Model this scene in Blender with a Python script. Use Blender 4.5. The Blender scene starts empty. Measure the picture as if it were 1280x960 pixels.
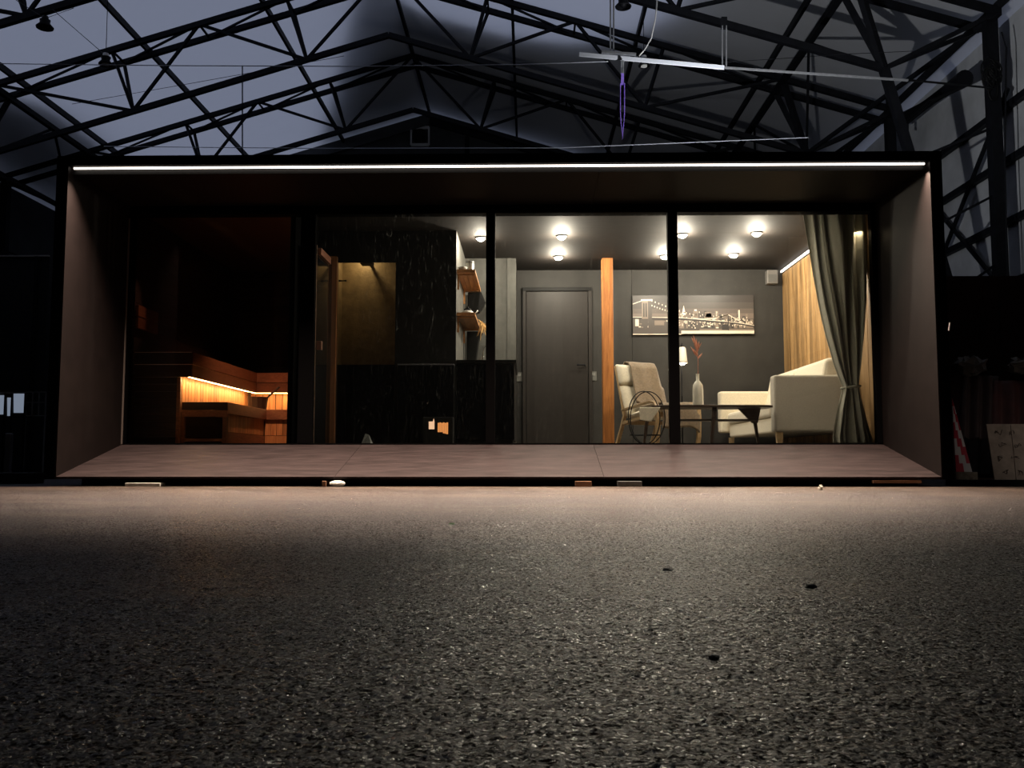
import bpy, bmesh, math, random
from mathutils import Vector, Matrix
random.seed(7)
PI = math.pi
R = math.radians
SC = bpy.context.scene
COL = SC.collection

# ------------------------------------------------------------------ camera
F = 1150.0
CAM = Vector((0, 0, 0.22))
PITCH = math.atan(95 / F)
YAW = math.atan(20 / F)
cd = bpy.data.cameras.new('camera')
cam = bpy.data.objects.new('camera', cd)
COL.objects.link(cam)
cam.location = CAM
cam.rotation_euler = (PI / 2 + PITCH, 0, YAW)
cd.sensor_width = 36
cd.lens = F / 1280 * 36
cd.clip_start = 0.05
cd.clip_end = 200
SC.camera = cam
ROT = cam.rotation_euler.to_matrix()


def ray(px, py):
    return ROT @ Vector(((px - 640) / F, (480 - py) / F, -1))


def P(px, py, Y):
    d = ray(px, py)
    return CAM + d * ((Y - CAM.y) / d.y)


def PX(px, Y, py=500):
    return P(px, py, Y).x


def PZ(py, Y, px=640):
    return P(px, py, Y).z


# ------------------------------------------------------------------ world, exposure
w = bpy.data.worlds.new('world')
SC.world = w
w.use_nodes = True
w.node_tree.nodes['Background'].inputs[0].default_value = (0.62, 0.68, 0.90, 1)
w.node_tree.nodes['Background'].inputs[1].default_value = 0.85
vs = SC.view_settings
vs.view_transform = 'Standard'
vs.look = 'None'
vs.gamma = 1
vs.use_curve_mapping = False
vs.exposure = 0.0


def spot(name, loc, target, power, color, angle, blend, radius=0.1):
    l = bpy.data.lights.new(name, 'SPOT')
    l.energy = power
    l.color = color
    l.spot_size = R(angle)
    l.spot_blend = blend
    l.shadow_soft_size = radius
    o = bpy.data.objects.new(name, l)
    COL.objects.link(o)
    o.location = loc
    o.rotation_euler = (Vector(target) - Vector(loc)).to_track_quat('-Z', 'Y').to_euler()
    return o


def area(name, loc, target, power, color, sx, sy=None, shape='RECTANGLE', spread=180):
    l = bpy.data.lights.new(name, 'AREA')
    l.energy = power
    l.color = color
    l.shape = shape
    l.size = sx
    if sy:
        l.size_y = sy
    l.spread = R(spread)
    o = bpy.data.objects.new(name, l)
    COL.objects.link(o)
    o.location = loc
    o.rotation_euler = (Vector(target) - Vector(loc)).to_track_quat('-Z', 'Y').to_euler()
    return o


# hangar flood light
spot('flood_light_right', (2.2, 9.6, 3.05), (4.3, 12.6, 7.3), 400, (0.95, 0.97, 1.0), 134, 1.0, 0.05)
spot('clutter_fill_right', (5.9, 5.6, 1.4), (5.0, 8.3, 0.35), 45, (1.0, 0.86, 0.76), 40, 0.9, 0.04)  # unseen fill added to brighten the clutter right of the cabin
# facade LED strip light (its visible strip is built below)
YF, YG, YB = 7.65, 8.9, 12.1
XL, XR = -3.90, 3.42
area('facade_led_light', ((XL + XR) / 2, YF + 0.070, 2.678), ((XL + XR) / 2, YF - 0.35, 0), 560, (1.0, 0.74, 0.58), XR - XL - 0.10, 0.010, spread=112)

# ------------------------------------------------------------------ materials
MATS = {}


def mat(name, col, rough=0.6, metal=0.0, noise=0.0, nscale=8.0, stretch=(1, 1, 1), bump=0.0, bscale=60.0,
        emit=None, estr=0.0, spec=0.5, col2=None, trans=0.0, coat=0.0, sheen=0.0, detail=4.0):
    if name in MATS:
        return MATS[name]
    m = bpy.data.materials.new(name)
    m.use_nodes = True
    nt = m.node_tree
    b = nt.nodes['Principled BSDF']
    b.inputs['Base Color'].default_value = (*col, 1)
    b.inputs['Roughness'].default_value = rough
    b.inputs['Metallic'].default_value = metal
    b.inputs['Specular IOR Level'].default_value = spec
    b.inputs['Transmission Weight'].default_value = trans
    b.inputs['Coat Weight'].default_value = coat
    b.inputs['Sheen Weight'].default_value = sheen
    if emit:
        b.inputs['Emission Color'].default_value = (*emit, 1)
        b.inputs['Emission Strength'].default_value = estr
    if noise or col2 or bump:
        tc = nt.nodes.new('ShaderNodeTexCoord')
        mp = nt.nodes.new('ShaderNodeMapping')
        mp.inputs['Scale'].default_value = stretch
        nt.links.new(tc.outputs['Object'], mp.inputs[0])
    if noise or col2:
        n = nt.nodes.new('ShaderNodeTexNoise')
        n.inputs['Scale'].default_value = nscale
        n.inputs['Detail'].default_value = detail
        n.inputs['Roughness'].default_value = 0.6
        nt.links.new(mp.outputs[0], n.inputs['Vector'])
        r = nt.nodes.new('ShaderNodeValToRGB')
        c2 = col2 or tuple(c * (1 - noise) for c in col)
        r.color_ramp.elements[0].position = 0.3
        r.color_ramp.elements[1].position = 0.7
        r.color_ramp.elements[0].color = (*c2, 1)
        r.color_ramp.elements[1].color = (*(tuple(min(1, c * (1 + noise * 0.5)) for c in col)), 1)
        nt.links.new(n.outputs['Fac'], r.inputs[0])
        nt.links.new(r.outputs[0], b.inputs['Base Color'])
    if bump:
        n2 = nt.nodes.new('ShaderNodeTexNoise')
        n2.inputs['Scale'].default_value = bscale
        n2.inputs['Detail'].default_value = 5
        nt.links.new(mp.outputs[0], n2.inputs['Vector'])
        bp = nt.nodes.new('ShaderNodeBump')
        bp.inputs['Strength'].default_value = bump
        bp.inputs['Distance'].default_value = 0.01
        nt.links.new(n2.outputs['Fac'], bp.inputs['Height'])
        nt.links.new(bp.outputs[0], b.inputs['Normal'])
    MATS[name] = m
    return m


def wood(name, c1, c2, grain=(1, 1, 0.08), rough=0.55, scale=30, knots=True):
    """grain direction = axis with the small stretch"""
    if name in MATS:
        return MATS[name]
    m = bpy.data.materials.new(name)
    m.use_nodes = True
    nt = m.node_tree
    b = nt.nodes['Principled BSDF']
    b.inputs['Roughness'].default_value = rough
    tc = nt.nodes.new('ShaderNodeTexCoord')
    oi = nt.nodes.new('ShaderNodeObjectInfo')
    ad = nt.nodes.new('ShaderNodeVectorMath')
    ad.operation = 'ADD'
    ml = nt.nodes.new('ShaderNodeVectorMath')
    ml.operation = 'SCALE'
    ml.inputs['Scale'].default_value = 3.7
    nt.links.new(oi.outputs['Location'], ml.inputs[0])
    nt.links.new(tc.outputs['Object'], ad.inputs[0])
    nt.links.new(ml.outputs[0], ad.inputs[1])
    mp = nt.nodes.new('ShaderNodeMapping')
    mp.inputs['Scale'].default_value = grain
    nt.links.new(ad.outputs[0], mp.inputs[0])
    n = nt.nodes.new('ShaderNodeTexNoise')
    n.inputs['Scale'].default_value = scale
    n.inputs['Detail'].default_value = 7
    n.inputs['Roughness'].default_value = 0.65
    n.inputs['Distortion'].default_value = 1.2
    nt.links.new(mp.outputs[0], n.inputs['Vector'])
    r = nt.nodes.new('ShaderNodeValToRGB')
    r.color_ramp.elements[0].position = 0.32
    r.color_ramp.elements[1].position = 0.66
    r.color_ramp.elements[0].color = (*c2, 1)
    r.color_ramp.elements[1].color = (*c1, 1)
    nt.links.new(n.outputs['Fac'], r.inputs[0])
    hsv = nt.nodes.new('ShaderNodeHueSaturation')
    mr = nt.nodes.new('ShaderNodeMapRange')
    mr.inputs['To Min'].default_value = 0.65
    mr.inputs['To Max'].default_value = 1.25
    nt.links.new(oi.outputs['Random'], mr.inputs[0])
    nt.links.new(mr.outputs[0], hsv.inputs['Value'])
    nt.links.new(r.outputs[0], hsv.inputs['Color'])
    nt.links.new(hsv.outputs[0], b.inputs['Base Color'])
    bp = nt.nodes.new('ShaderNodeBump')
    bp.inputs['Strength'].default_value = 0.25
    bp.inputs['Distance'].default_value = 0.004
    nt.links.new(n.outputs['Fac'], bp.inputs['Height'])
    nt.links.new(bp.outputs[0], b.inputs['Normal'])
    MATS[name] = m
    return m


BLACK = mat('black_paint', (0.004, 0.004, 0.004), 0.6, spec=0.25, noise=0.3, nscale=6)
BLACKFRAME = mat('black_facade_metal', (0.0012, 0.0012, 0.0013), 0.7, spec=0.02)
GLOSSBLACK = mat('gloss_black_laminate', (0.004, 0.004, 0.005), 0.14)
STEEL = mat('dark_painted_steel', (0.007, 0.0075, 0.010), 0.6, spec=0.15, noise=0.4, nscale=9)
STEEL_LT = mat('galvanised_steel', (0.45, 0.46, 0.48), 0.4, 0.6, noise=0.2, nscale=20)
MEMB = mat('white_roof_membrane', (0.60, 0.60, 0.61), 0.75, noise=0.10, nscale=0.7, bump=0.15, bscale=3)
_nt = MEMB.node_tree
_tl = _nt.nodes.new('ShaderNodeBsdfTranslucent')
_tl.inputs[0].default_value = (0.62, 0.64, 0.68, 1)
_mx = _nt.nodes.new('ShaderNodeMixShader')
_mx.inputs[0].default_value = 0.45
_nt.links.new(_nt.nodes['Principled BSDF'].outputs[0], _mx.inputs[1])
_nt.links.new(_tl.outputs[0], _mx.inputs[2])
_nt.links.new(_mx.outputs[0], _nt.nodes['Material Output'].inputs[0])
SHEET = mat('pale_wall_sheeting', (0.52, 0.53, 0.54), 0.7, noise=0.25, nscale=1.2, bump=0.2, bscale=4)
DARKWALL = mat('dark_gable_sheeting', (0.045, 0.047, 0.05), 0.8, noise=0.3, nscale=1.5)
WIRE = mat('pale_steel_wire', (0.75, 0.78, 0.85), 0.6)
LEDW = mat('warm_white_led', (1, 1, 1), emit=(1.0, 0.88, 0.78), estr=5)
LEDO = mat('amber_led', (1, 1, 1), emit=(1.0, 0.62, 0.22), estr=22)
LENS = mat('downlight_lens', (1, 1, 1), emit=(1.0, 0.90, 0.66), estr=60)
PLYWALL = mat('brown_film_faced_plywood', (0.0080, 0.0058, 0.0056), 0.6, spec=0.08, noise=0.25, nscale=5, bump=0.05, bscale=300)
PLYDECK = mat('brown_deck_plywood', (0.0225, 0.0165, 0.0165), 0.6, spec=0.10, noise=0.5, nscale=5, stretch=(0.7, 3.5, 1), bump=0.06, bscale=250)
GREYWALL = mat('dark_grey_plaster_board', (0.030, 0.0285, 0.0262), 0.62, spec=0.3, noise=0.3, nscale=3.0, bump=0.15, bscale=120)
KITWALL = mat('grey_concrete_panel', (0.115, 0.115, 0.104), 0.6, noise=0.3, nscale=4, bump=0.15, bscale=120)
SHOWER = mat('ochre_shower_panel', (0.22, 0.15, 0.07), 0.5, noise=0.3, nscale=10, bump=0.2, bscale=60)
CEIL = mat('dark_brown_ceiling', (0.015, 0.0122, 0.0107), 0.75, spec=0.2, noise=0.3, nscale=5, stretch=(1, 4, 1))
DOORM = mat('dark_brown_door', (0.023, 0.0195, 0.0175), 0.5, spec=0.3, noise=0.15, nscale=6, stretch=(6, 6, 0.5))
CREAM = mat('cream_upholstery', (0.78, 0.71, 0.56), 0.9, noise=0.12, nscale=60, bump=0.35, bscale=400, sheen=0.3)
SHADEFAB = mat('shaded_cream_upholstery', (0.52, 0.48, 0.40), 0.92, noise=0.2, nscale=220, bump=0.4, bscale=500, sheen=0.2)  # cream cloth with the near arm's shade put into the colour
BLANKET = mat('brown_knit_blanket', (0.235, 0.165, 0.095), 0.95, noise=0.35, nscale=45, bump=0.8, bscale=240, sheen=0.5)
CURT = mat('grey_green_curtain', (0.20, 0.19, 0.14), 0.8, noise=0.15, nscale=120, bump=0.2, bscale=600, sheen=0.3)
BENT = wood('birch_bentwood', (0.62, 0.45, 0.26), (0.42, 0.28, 0.14), (1, 1, 0.3), 0.45)
DKWOOD = wood('dark_walnut', (0.075, 0.048, 0.033), (0.035, 0.021, 0.015), (0.1, 1, 1), 0.35)
POSTW = wood('oak_post_wood', (0.70, 0.28, 0.075), (0.32, 0.105, 0.026), (1, 1, 0.07), 0.45, 26)
PANELW = wood('oak_wall_board', (0.44, 0.27, 0.115), (0.17, 0.090, 0.030), (1, 1, 0.09), 0.5, 13)
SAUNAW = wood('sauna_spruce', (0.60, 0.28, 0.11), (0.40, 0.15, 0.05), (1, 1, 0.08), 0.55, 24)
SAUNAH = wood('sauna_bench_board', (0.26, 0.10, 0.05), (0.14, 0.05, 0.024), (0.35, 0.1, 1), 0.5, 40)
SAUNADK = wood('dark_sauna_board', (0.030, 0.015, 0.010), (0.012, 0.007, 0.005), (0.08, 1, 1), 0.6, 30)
SHELFW = wood('shelf_pine', (0.55, 0.27, 0.10), (0.30, 0.12, 0.04), (1, 0.08, 1), 0.5, 40)
CHROME = mat('chrome', (0.7, 0.7, 0.7), 0.15, 1.0)
WHITE = mat('white_enamel', (0.75, 0.74, 0.70), 0.4)
PURPLE = mat('purple_webbing', (0.36, 0.22, 0.95), 0.8, noise=0.3, nscale=60)
BUCKET = wood('bucket_stave', (0.055, 0.024, 0.012), (0.025, 0.010, 0.005), (1, 1, 0.1), 0.6)


def glass_mat():
    m = bpy.data.materials.new('facade_glass')
    m.use_nodes = True
    nt = m.node_tree
    nt.nodes.clear()
    out = nt.nodes.new('ShaderNodeOutputMaterial')
    tr = nt.nodes.new('ShaderNodeBsdfTransparent')
    tr.inputs[0].default_value = (0.93, 0.95, 0.94, 1)
    gl = nt.nodes.new('ShaderNodeBsdfGlossy')
    gl.inputs['Roughness'].default_value = 0.01
    gl.inputs[0].default_value = (0.9, 0.9, 0.9, 1)
    fr = nt.nodes.new('ShaderNodeFresnel')
    fr.inputs[0].default_value = 1.45
    mx = nt.nodes.new('ShaderNodeMixShader')
    nt.links.new(fr.outputs[0], mx.inputs[0])
    nt.links.new(tr.outputs[0], mx.inputs[1])
    nt.links.new(gl.outputs[0], mx.inputs[2])
    # dried water marks and dust
    tc = nt.nodes.new('ShaderNodeTexCoord')
    mp = nt.nodes.new('ShaderNodeMapping')
    mp.inputs['Scale'].default_value = (2.2, 1, 0.8)
    nt.links.new(tc.outputs['Object'], mp.inputs[0])
    n = nt.nodes.new('ShaderNodeTexNoise')
    n.inputs['Scale'].default_value = 9
    n.inputs['Detail'].default_value = 8
    n.inputs['Roughness'].default_value = 0.7
    n.inputs['Distortion'].default_value = 2.0
    nt.links.new(mp.outputs[0], n.inputs['Vector'])
    r = nt.nodes.new('ShaderNodeValToRGB')
    r.color_ramp.elements[0].position = 0.60
    r.color_ramp.elements[1].position = 0.78
    r.color_ramp.elements[0].color = (0.0015, 0.0015, 0.0015, 1)
    r.color_ramp.elements[1].color = (0.09, 0.09, 0.09, 1)
    nt.links.new(n.outputs['Fac'], r.inputs[0])
    mpb = nt.nodes.new('ShaderNodeMapping')
    mpb.inputs['Scale'].default_value = (14, 1, 1.6)
    nt.links.new(tc.outputs['Object'], mpb.inputs[0])
    nb_ = nt.nodes.new('ShaderNodeTexNoise')
    nb_.inputs['Scale'].default_value = 5
    nb_.inputs['Detail'].default_value = 6
    nb_.inputs['Distortion'].default_value = 1.5
    nt.links.new(mpb.outputs[0], nb_.inputs['Vector'])
    rb_ = nt.nodes.new('ShaderNodeValToRGB')
    rb_.color_ramp.elements[0].position = 0.62
    rb_.color_ramp.elements[1].position = 0.74
    rb_.color_ramp.elements[0].color = (0.0, 0.0, 0.0, 1)
    rb_.color_ramp.elements[1].color = (0.04, 0.04, 0.04, 1)
    nt.links.new(nb_.outputs['Fac'], rb_.inputs[0])
    adx = nt.nodes.new('ShaderNodeMix')
    adx.data_type = 'RGBA'
    adx.blend_type = 'ADD'
    adx.inputs[0].default_value = 1
    nt.links.new(r.outputs[0], adx.inputs[6])
    nt.links.new(rb_.outputs[0], adx.inputs[7])
    df = nt.nodes.new('ShaderNodeBsdfTranslucent')
    df.inputs[0].default_value = (0.8, 0.8, 0.75, 1)
    mx2 = nt.nodes.new('ShaderNodeMixShader')
    nt.links.new(adx.outputs[2], mx2.inputs[0])
    nt.links.new(mx.outputs[0], mx2.inputs[1])
    nt.links.new(df.outputs[0], mx2.inputs[2])
    nt.links.new(mx2.outputs[0], out.inputs[0])
    return m


GLASS = glass_mat()


def asphalt():
    m = bpy.data.materials.new('worn_asphalt')
    m.use_nodes = True
    nt = m.node_tree
    b = nt.nodes['Principled BSDF']
    tc = nt.nodes.new('ShaderNodeTexCoord')

    def noise(scale, detail=4, rough=0.6, sc=(1, 1, 1)):
        mp = nt.nodes.new('ShaderNodeMapping')
        mp.inputs['Scale'].default_value = sc
        nt.links.new(tc.outputs['Object'], mp.inputs[0])
        n = nt.nodes.new('ShaderNodeTexNoise')
        n.inputs['Scale'].default_value = scale
        n.inputs['Detail'].default_value = detail
        n.inputs['Roughness'].default_value = rough
        nt.links.new(mp.outputs[0], n.inputs['Vector'])
        return n

    def ramp(src, p0, c0, p1, c1):
        r = nt.nodes.new('ShaderNodeValToRGB')
        r.color_ramp.elements[0].position = p0
        r.color_ramp.elements[1].position = p1
        r.color_ramp.elements[0].color = (*c0, 1)
        r.color_ramp.elements[1].color = (*c1, 1)
        nt.links.new(src, r.inputs[0])
        return r

    def mix(kind, a, bb, fac=1.0):
        x = nt.nodes.new('ShaderNodeMix')
        x.data_type = 'RGBA'
        x.blend_type = kind
        x.inputs[0].default_value = fac
        nt.links.new(a, x.inputs[6])
        nt.links.new(bb, x.inputs[7])
        return x.outputs[2]

    patch = noise(0.9, 5)
    grain = noise(160, 6, 0.75)
    streak = noise(2.2, 6, 0.65, (0.5, 1.6, 1))
    c = ramp(patch.outputs['Fac'], 0.38, (0.050, 0.039, 0.031), 0.66, (0.15, 0.116, 0.092)).outputs[0]
    g = ramp(grain.outputs['Fac'], 0.38, (0.35, 0.35, 0.35), 0.62, (1.15, 1.15, 1.15)).outputs[0]
    s = ramp(streak.outputs['Fac'], 0.36, (0.45, 0.45, 0.45), 0.60, (1.15, 1.12, 1.1)).outputs[0]
    v = nt.nodes.new('ShaderNodeTexVoronoi')
    v.inputs['Scale'].default_value = 260
    nt.links.new(tc.outputs['Object'], v.inputs['Vector'])
    sepc = nt.nodes.new('ShaderNodeSeparateColor')
    nt.links.new(v.outputs['Color'], sepc.inputs[0])
    cellc = ramp(sepc.outputs[0], 0.25, (0.35, 0.35, 0.35), 0.95, (1.5, 1.47, 1.4)).outputs[0]
    c = mix('MULTIPLY', c, g)
    c = mix('MULTIPLY', c, cellc)
    c = mix('MULTIPLY', c, s)
    nt.links.new(c, b.inputs['Base Color'])
    rr = ramp(sepc.outputs[1], 0.1, (0.20,) * 3, 0.9, (0.52,) * 3)
    nt.links.new(rr.outputs[0], b.inputs['Roughness'])
    sg_ = ramp(grain.outputs['Fac'], 0.44, (0.0,) * 3, 0.62, (1.0,) * 3)
    nt.links.new(sg_.outputs[0], b.inputs['Specular IOR Level'])
    inv = nt.nodes.new('ShaderNodeMath')
    inv.operation = 'SUBTRACT'
    inv.inputs[0].default_value = 1
    nt.links.new(v.outputs['Distance'], inv.inputs[1])
    lo = noise(60, 8, 0.75)
    a = nt.nodes.new('ShaderNodeMath')
    a.operation = 'MULTIPLY_ADD'
    a.inputs[1].default_value = 0.5
    nt.links.new(inv.outputs[0], a.inputs[0])
    nt.links.new(lo.outputs['Fac'], a.inputs[2])
    bp = nt.nodes.new('ShaderNodeBump')
    bp.inputs['Strength'].default_value = 0.8
    bp.inputs['Distance'].default_value = 0.006
    nt.links.new(a.outputs[0], bp.inputs['Height'])
    nt.links.new(bp.outputs[0], b.inputs['Normal'])
    return m


ASPH = asphalt()


# ------------------------------------------------------------------ mesh helpers
def basis(d, up=Vector((0, 0, 1))):
    d = d.normalized()
    if abs(d.dot(up)) > 0.98:
        up = Vector((0, 1, 0))
    x = d.cross(up).normalized()
    return x, x.cross(d).normalized()


class MB:
    def __init__(s):
        s.v = []
        s.f = []
        s.mi = []
        s.cur = 0

    def add(s, vs, fs):
        o = len(s.v)
        s.v += [Vector(v) for v in vs]
        s.f += [[i + o for i in f] for f in fs]
        s.mi += [s.cur] * len(fs)
        return s

    def box(s, x0, x1, y0, y1, z0, z1):
        vs = [(x0, y0, z0), (x1, y0, z0), (x1, y1, z0), (x0, y1, z0), (x0, y0, z1), (x1, y0, z1), (x1, y1, z1), (x0, y1, z1)]
        return s.add(vs, [(0, 3, 2, 1), (4, 5, 6, 7), (0, 1, 5, 4), (1, 2, 6, 5), (2, 3, 7, 6), (3, 0, 4, 7)])

    def bar(s, a, b, w, h=None, w2=None, h2=None, up=Vector((0, 0, 1))):
        a = Vector(a)
        b = Vector(b)
        h = h or w
        w2 = w2 or w
        h2 = h2 or h
        x, y = basis(b - a, up)
        vs = []
        for p, ww, hh in ((a, w, h), (b, w2, h2)):
            for i, j in ((-1, -1), (1, -1), (1, 1), (-1, 1)):
                vs.append(p + x * i * ww / 2 + y * j * hh / 2)
        return s.add(vs, [(3, 2, 1, 0), (4, 5, 6, 7), (0, 1, 5, 4), (1, 2, 6, 5), (2, 3, 7, 6), (3, 0, 4, 7)])

    def tube(s, pts, r, n=8, closed=False):
        pts = [Vector(p) for p in pts]
        k = len(pts)
        vs = []
        fs = []
        rr = r if isinstance(r, (list, tuple)) else [r] * k
        prev = None
        for i, p in enumerate(pts):
            if closed:
                d = pts[(i + 1) % k] - pts[(i - 1) % k]
            else:
                d = pts[min(i + 1, k - 1)] - pts[max(i - 1, 0)]
            d.normalize()
            if prev is None:
                x, y = basis(d)
            else:
                x = (prev - d * prev.dot(d)).normalized()
                y = d.cross(x)
            prev = x
            for j in range(n):
                t = 2 * PI * j / n
                vs.append(p + x * math.cos(t) * rr[i] + y * math.sin(t) * rr[i])
        for i in range(k if closed else k - 1):
            for j in range(n):
                a, b = i * n + j, i * n + (j + 1) % n
                c, d = ((i + 1) % k) * n + (j + 1) % n, ((i + 1) % k) * n + j
                fs.append((a, b, c, d))
        if not closed:
            fs.append(tuple(range(n))[::-1])
            fs.append(tuple((k - 1) * n + j for j in range(n)))
        return s.add(vs, fs)

    def lathe(s, prof, c, n=24, cap=True, sx=1, sy=1):
        c = Vector(c)
        vs = []
        for r, z in prof:
            for j in range(n):
                t = 2 * PI * j / n
                vs.append(c + Vector((math.cos(t) * r * sx, math.sin(t) * r * sy, z)))
        fs = []
        for i in range(len(prof) - 1):
            for j in range(n):
                fs.append((i * n + j, i * n + (j + 1) % n, (i + 1) * n + (j + 1) % n, (i + 1) * n + j))
        if cap:
            fs.append(tuple(range(n))[::-1])
            fs.append(tuple((len(prof) - 1) * n + j for j in range(n)))
        return s.add(vs, fs)

    def prism(s, poly, d):
        """poly: list of 3D points in a plane, extruded by vector d"""
        d = Vector(d)
        k = len(poly)
        vs = [Vector(p) for p in poly] + [Vector(p) + d for p in poly]
        fs = [tuple(range(k)), tuple(range(2 * k - 1, k - 1, -1))]
        for i in range(k):
            fs.append((i, k + i, k + (i + 1) % k, (i + 1) % k))
        return s.add(vs, fs)

    def grid(s, fn, nu, nv):
        vs = [fn(u / (nu - 1), v / (nv - 1)) for v in range(nv) for u in range(nu)]
        fs = [(j * nu + i, j * nu + i + 1, (j + 1) * nu + i + 1, (j + 1) * nu + i) for j in range(nv - 1) for i in range(nu - 1)]
        return s.add(vs, fs)

    def sphere(s, c, rx, ry=None, rz=None, n=16, m=10, e=1.0):
        ry = ry or rx
        rz = rz or rx
        c = Vector(c)

        def pw(a):
            return math.copysign(abs(a) ** e, a)
        vs = [c + Vector((0, 0, -rz))]
        for i in range(1, m):
            p = -PI / 2 + PI * i / m
            for j in range(n):
                t = 2 * PI * j / n
                vs.append(c + Vector((rx * pw(math.cos(p)) * pw(math.cos(t)), ry * pw(math.cos(p)) * pw(math.sin(t)), rz * pw(math.sin(p)))))
        vs.append(c + Vector((0, 0, rz)))
        fs = []
        for j in range(n):
            fs.append((0, 1 + (j + 1) % n, 1 + j))
            L = 1 + (m - 2) * n
            fs.append((L + j, L + (j + 1) % n, len(vs) - 1))
        for i in range(m - 2):
            for j in range(n):
                a = 1 + i * n
                fs.append((a + j, a + (j + 1) % n, a + n + (j + 1) % n, a + n + j))
        return s.add(vs, fs)

    def build(s, name, m, parent=None, world=True, bevel=0, smooth=False, subsurf=0, solid=0, seg=2):
        if parent is None:
            xs = [v.x for v in s.v]
            ys = [v.y for v in s.v]
            off = Vector(((min(xs) + max(xs)) / 2, (min(ys) + max(ys)) / 2, min(v.z for v in s.v)))
            vs = [v - off for v in s.v]
        elif world:
            base = parent.location.copy()
            if parent.parent:
                base = base + parent.parent.location
            xs = [v.x for v in s.v]
            ys = [v.y for v in s.v]
            off = Vector(((min(xs) + max(xs)) / 2, (min(ys) + max(ys)) / 2, min(v.z for v in s.v)))
            vs = [v - off for v in s.v]
            off = off - base
        else:
            off = Vector((0, 0, 0))
            vs = s.v
        me = bpy.data.meshes.new(name)
        me.from_pydata([tuple(v) for v in vs], [], s.f)
        ms = m if isinstance(m, (list, tuple)) else [m]
        for q in ms:
            me.materials.append(q)
        me.polygons.foreach_set('material_index', s.mi)
        bm = bmesh.new()
        bm.from_mesh(me)
        bmesh.ops.recalc_face_normals(bm, faces=bm.faces)
        bm.to_mesh(me)
        bm.free()
        if smooth:
            me.polygons.foreach_set('use_smooth', [True] * len(me.polygons))
        me.update()
        o = bpy.data.objects.new(name, me)
        COL.objects.link(o)
        if parent:
            o.parent = parent
        o.location = off
        if solid:
            q = o.modifiers.new('thickness', 'SOLIDIFY')
            q.thickness = solid
            q.offset = 0
        if bevel:
            q = o.modifiers.new('bevel', 'BEVEL')
            q.width = bevel
            q.segments = seg
            q.limit_method = 'ANGLE'
        if subsurf:
            q = o.modifiers.new('subsurf', 'SUBSURF')
            q.levels = q.render_levels = subsurf
        return o


def tag(o, label=None, cat=None, group=None, kind=None):
    for k, v in (('label', label), ('category', cat), ('group', group), ('kind', kind)):
        if v:
            o[k] = v
    return o


def thing(name, label, cat, loc=(0, 0, 0), group=None, rz=0):
    o = bpy.data.objects.new(name, None)
    COL.objects.link(o)
    o.empty_display_size = 0.1
    o.location = loc
    o.rotation_euler = (0, 0, rz)
    return tag(o, label, cat, group)


def copy_tree(o, parent=None):
    c = o.copy()
    COL.objects.link(c)
    c.parent = parent
    for ch in o.children:
        copy_tree(ch, c)
    return c


def adopt(o, parent):
    o.parent = parent
    o.location = o.location - parent.location
    return o


# ------------------------------------------------------------------ hangar shell
D1, SP = 16.56, 3.74
apA = P(484, -39, D1)
evA = P(1119, 138, D1)
XA, ZA = apA.x, apA.z
HALF = evA.x - XA
SL = (ZA - evA.z) / HALF
DEP = ZA - PZ(44, D1 + 0.27, 489)
YEND = 24.3
YSTART = -7.0
RO = 0.20
XWL, XWR = XA - HALF - 0.35, XA + HALF + 0.35


def roofz(x, off=0.0):
    return ZA - SL * abs(x - XA) + off


m = MB()
for sgn, x1 in ((1, XWR), (-1, XWL)):
    m.add([(XA, YSTART, roofz(XA, RO)), (x1, YSTART, roofz(x1, RO)), (x1, YEND, roofz(x1, RO)), (XA, YEND, roofz(XA, RO))], [(0, 1, 2, 3)])
tag(m.build('ceiling', MEMB), kind='structure')


def onroof(px, py, sg, off):
    d = ray(px, py)
    # plane: z = ZA - SL*sg*(x-XA) + off
    t = (ZA + off + SL * sg * XA - CAM.z - SL * sg * CAM.x) / (d.z + SL * sg * d.x)
    return CAM + d * t


def edge_blocker(name, pts, sg, far):  # unseen sheet above the membrane, shaped to block sky light
    off = RO + 0.22
    q = [onroof(a, b, sg, off) for a, b in pts] + [Vector((x, y, roofz(x, off))) for x, y in far]
    m = MB()
    m.prism(q, (0, 0, 0.12))
    tag(m.build(name, mat('blocker_sheet', (0.8, 0.82, 0.85), 0.9, bump=0.3, bscale=4)), kind='structure')


xw0_, xw1_ = XWL - 3.0, XWR + 3.0
edge_blocker('ceiling_blocker_left', [(-60, 92), (-10, 105), (25, 111), (55, 121), (88, 141), (112, 160), (140, 183), (175, 208)], -1, [(xw0_, YEND + 3), (xw0_, 8)])
edge_blocker('ceiling_blocker_middle', [(505, 5), (480, 30), (462, 62), (440, 92), (418, 130), (395, 180), (370, 230)], -1, [(XA, YEND + 2), (XA, 15.0)])
edge_blocker('ceiling_blocker_right', [(500, -12), (540, 8), (580, 18), (640, 34), (710, 42), (780, 36), (840, 8), (880, -40)], 1, [(XA + 5.0, 9.5), (xw1_, 9.5), (xw1_, YEND + 3), (XA, YEND + 3), (XA, 14.0)])
edge_blocker('ceiling_blocker_near', [], 1, [(XA, -8), (xw1_, -8), (xw1_, 9.5), (XA, 9.5)])
edge_blocker('ceiling_blocker_near', [], -1, [(XA, -8), (xw0_, -8), (xw0_, 9.0), (XA, 9.0)])
zr = roofz(XWR, RO)
tag(MB().box(XWL - 0.1, XWR + 0.1, YSTART - 0.1, YEND + 0.1, -0.1, 0).build('floor', ASPH), kind='structure')
FLOOR = bpy.data.objects['floor']
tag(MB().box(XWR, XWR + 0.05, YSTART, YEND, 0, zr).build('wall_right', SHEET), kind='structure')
tag(MB().box(XWL - 0.05, XWL, YSTART, YEND, 0, zr).build('wall_left', DARKWALL), kind='structure')
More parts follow.
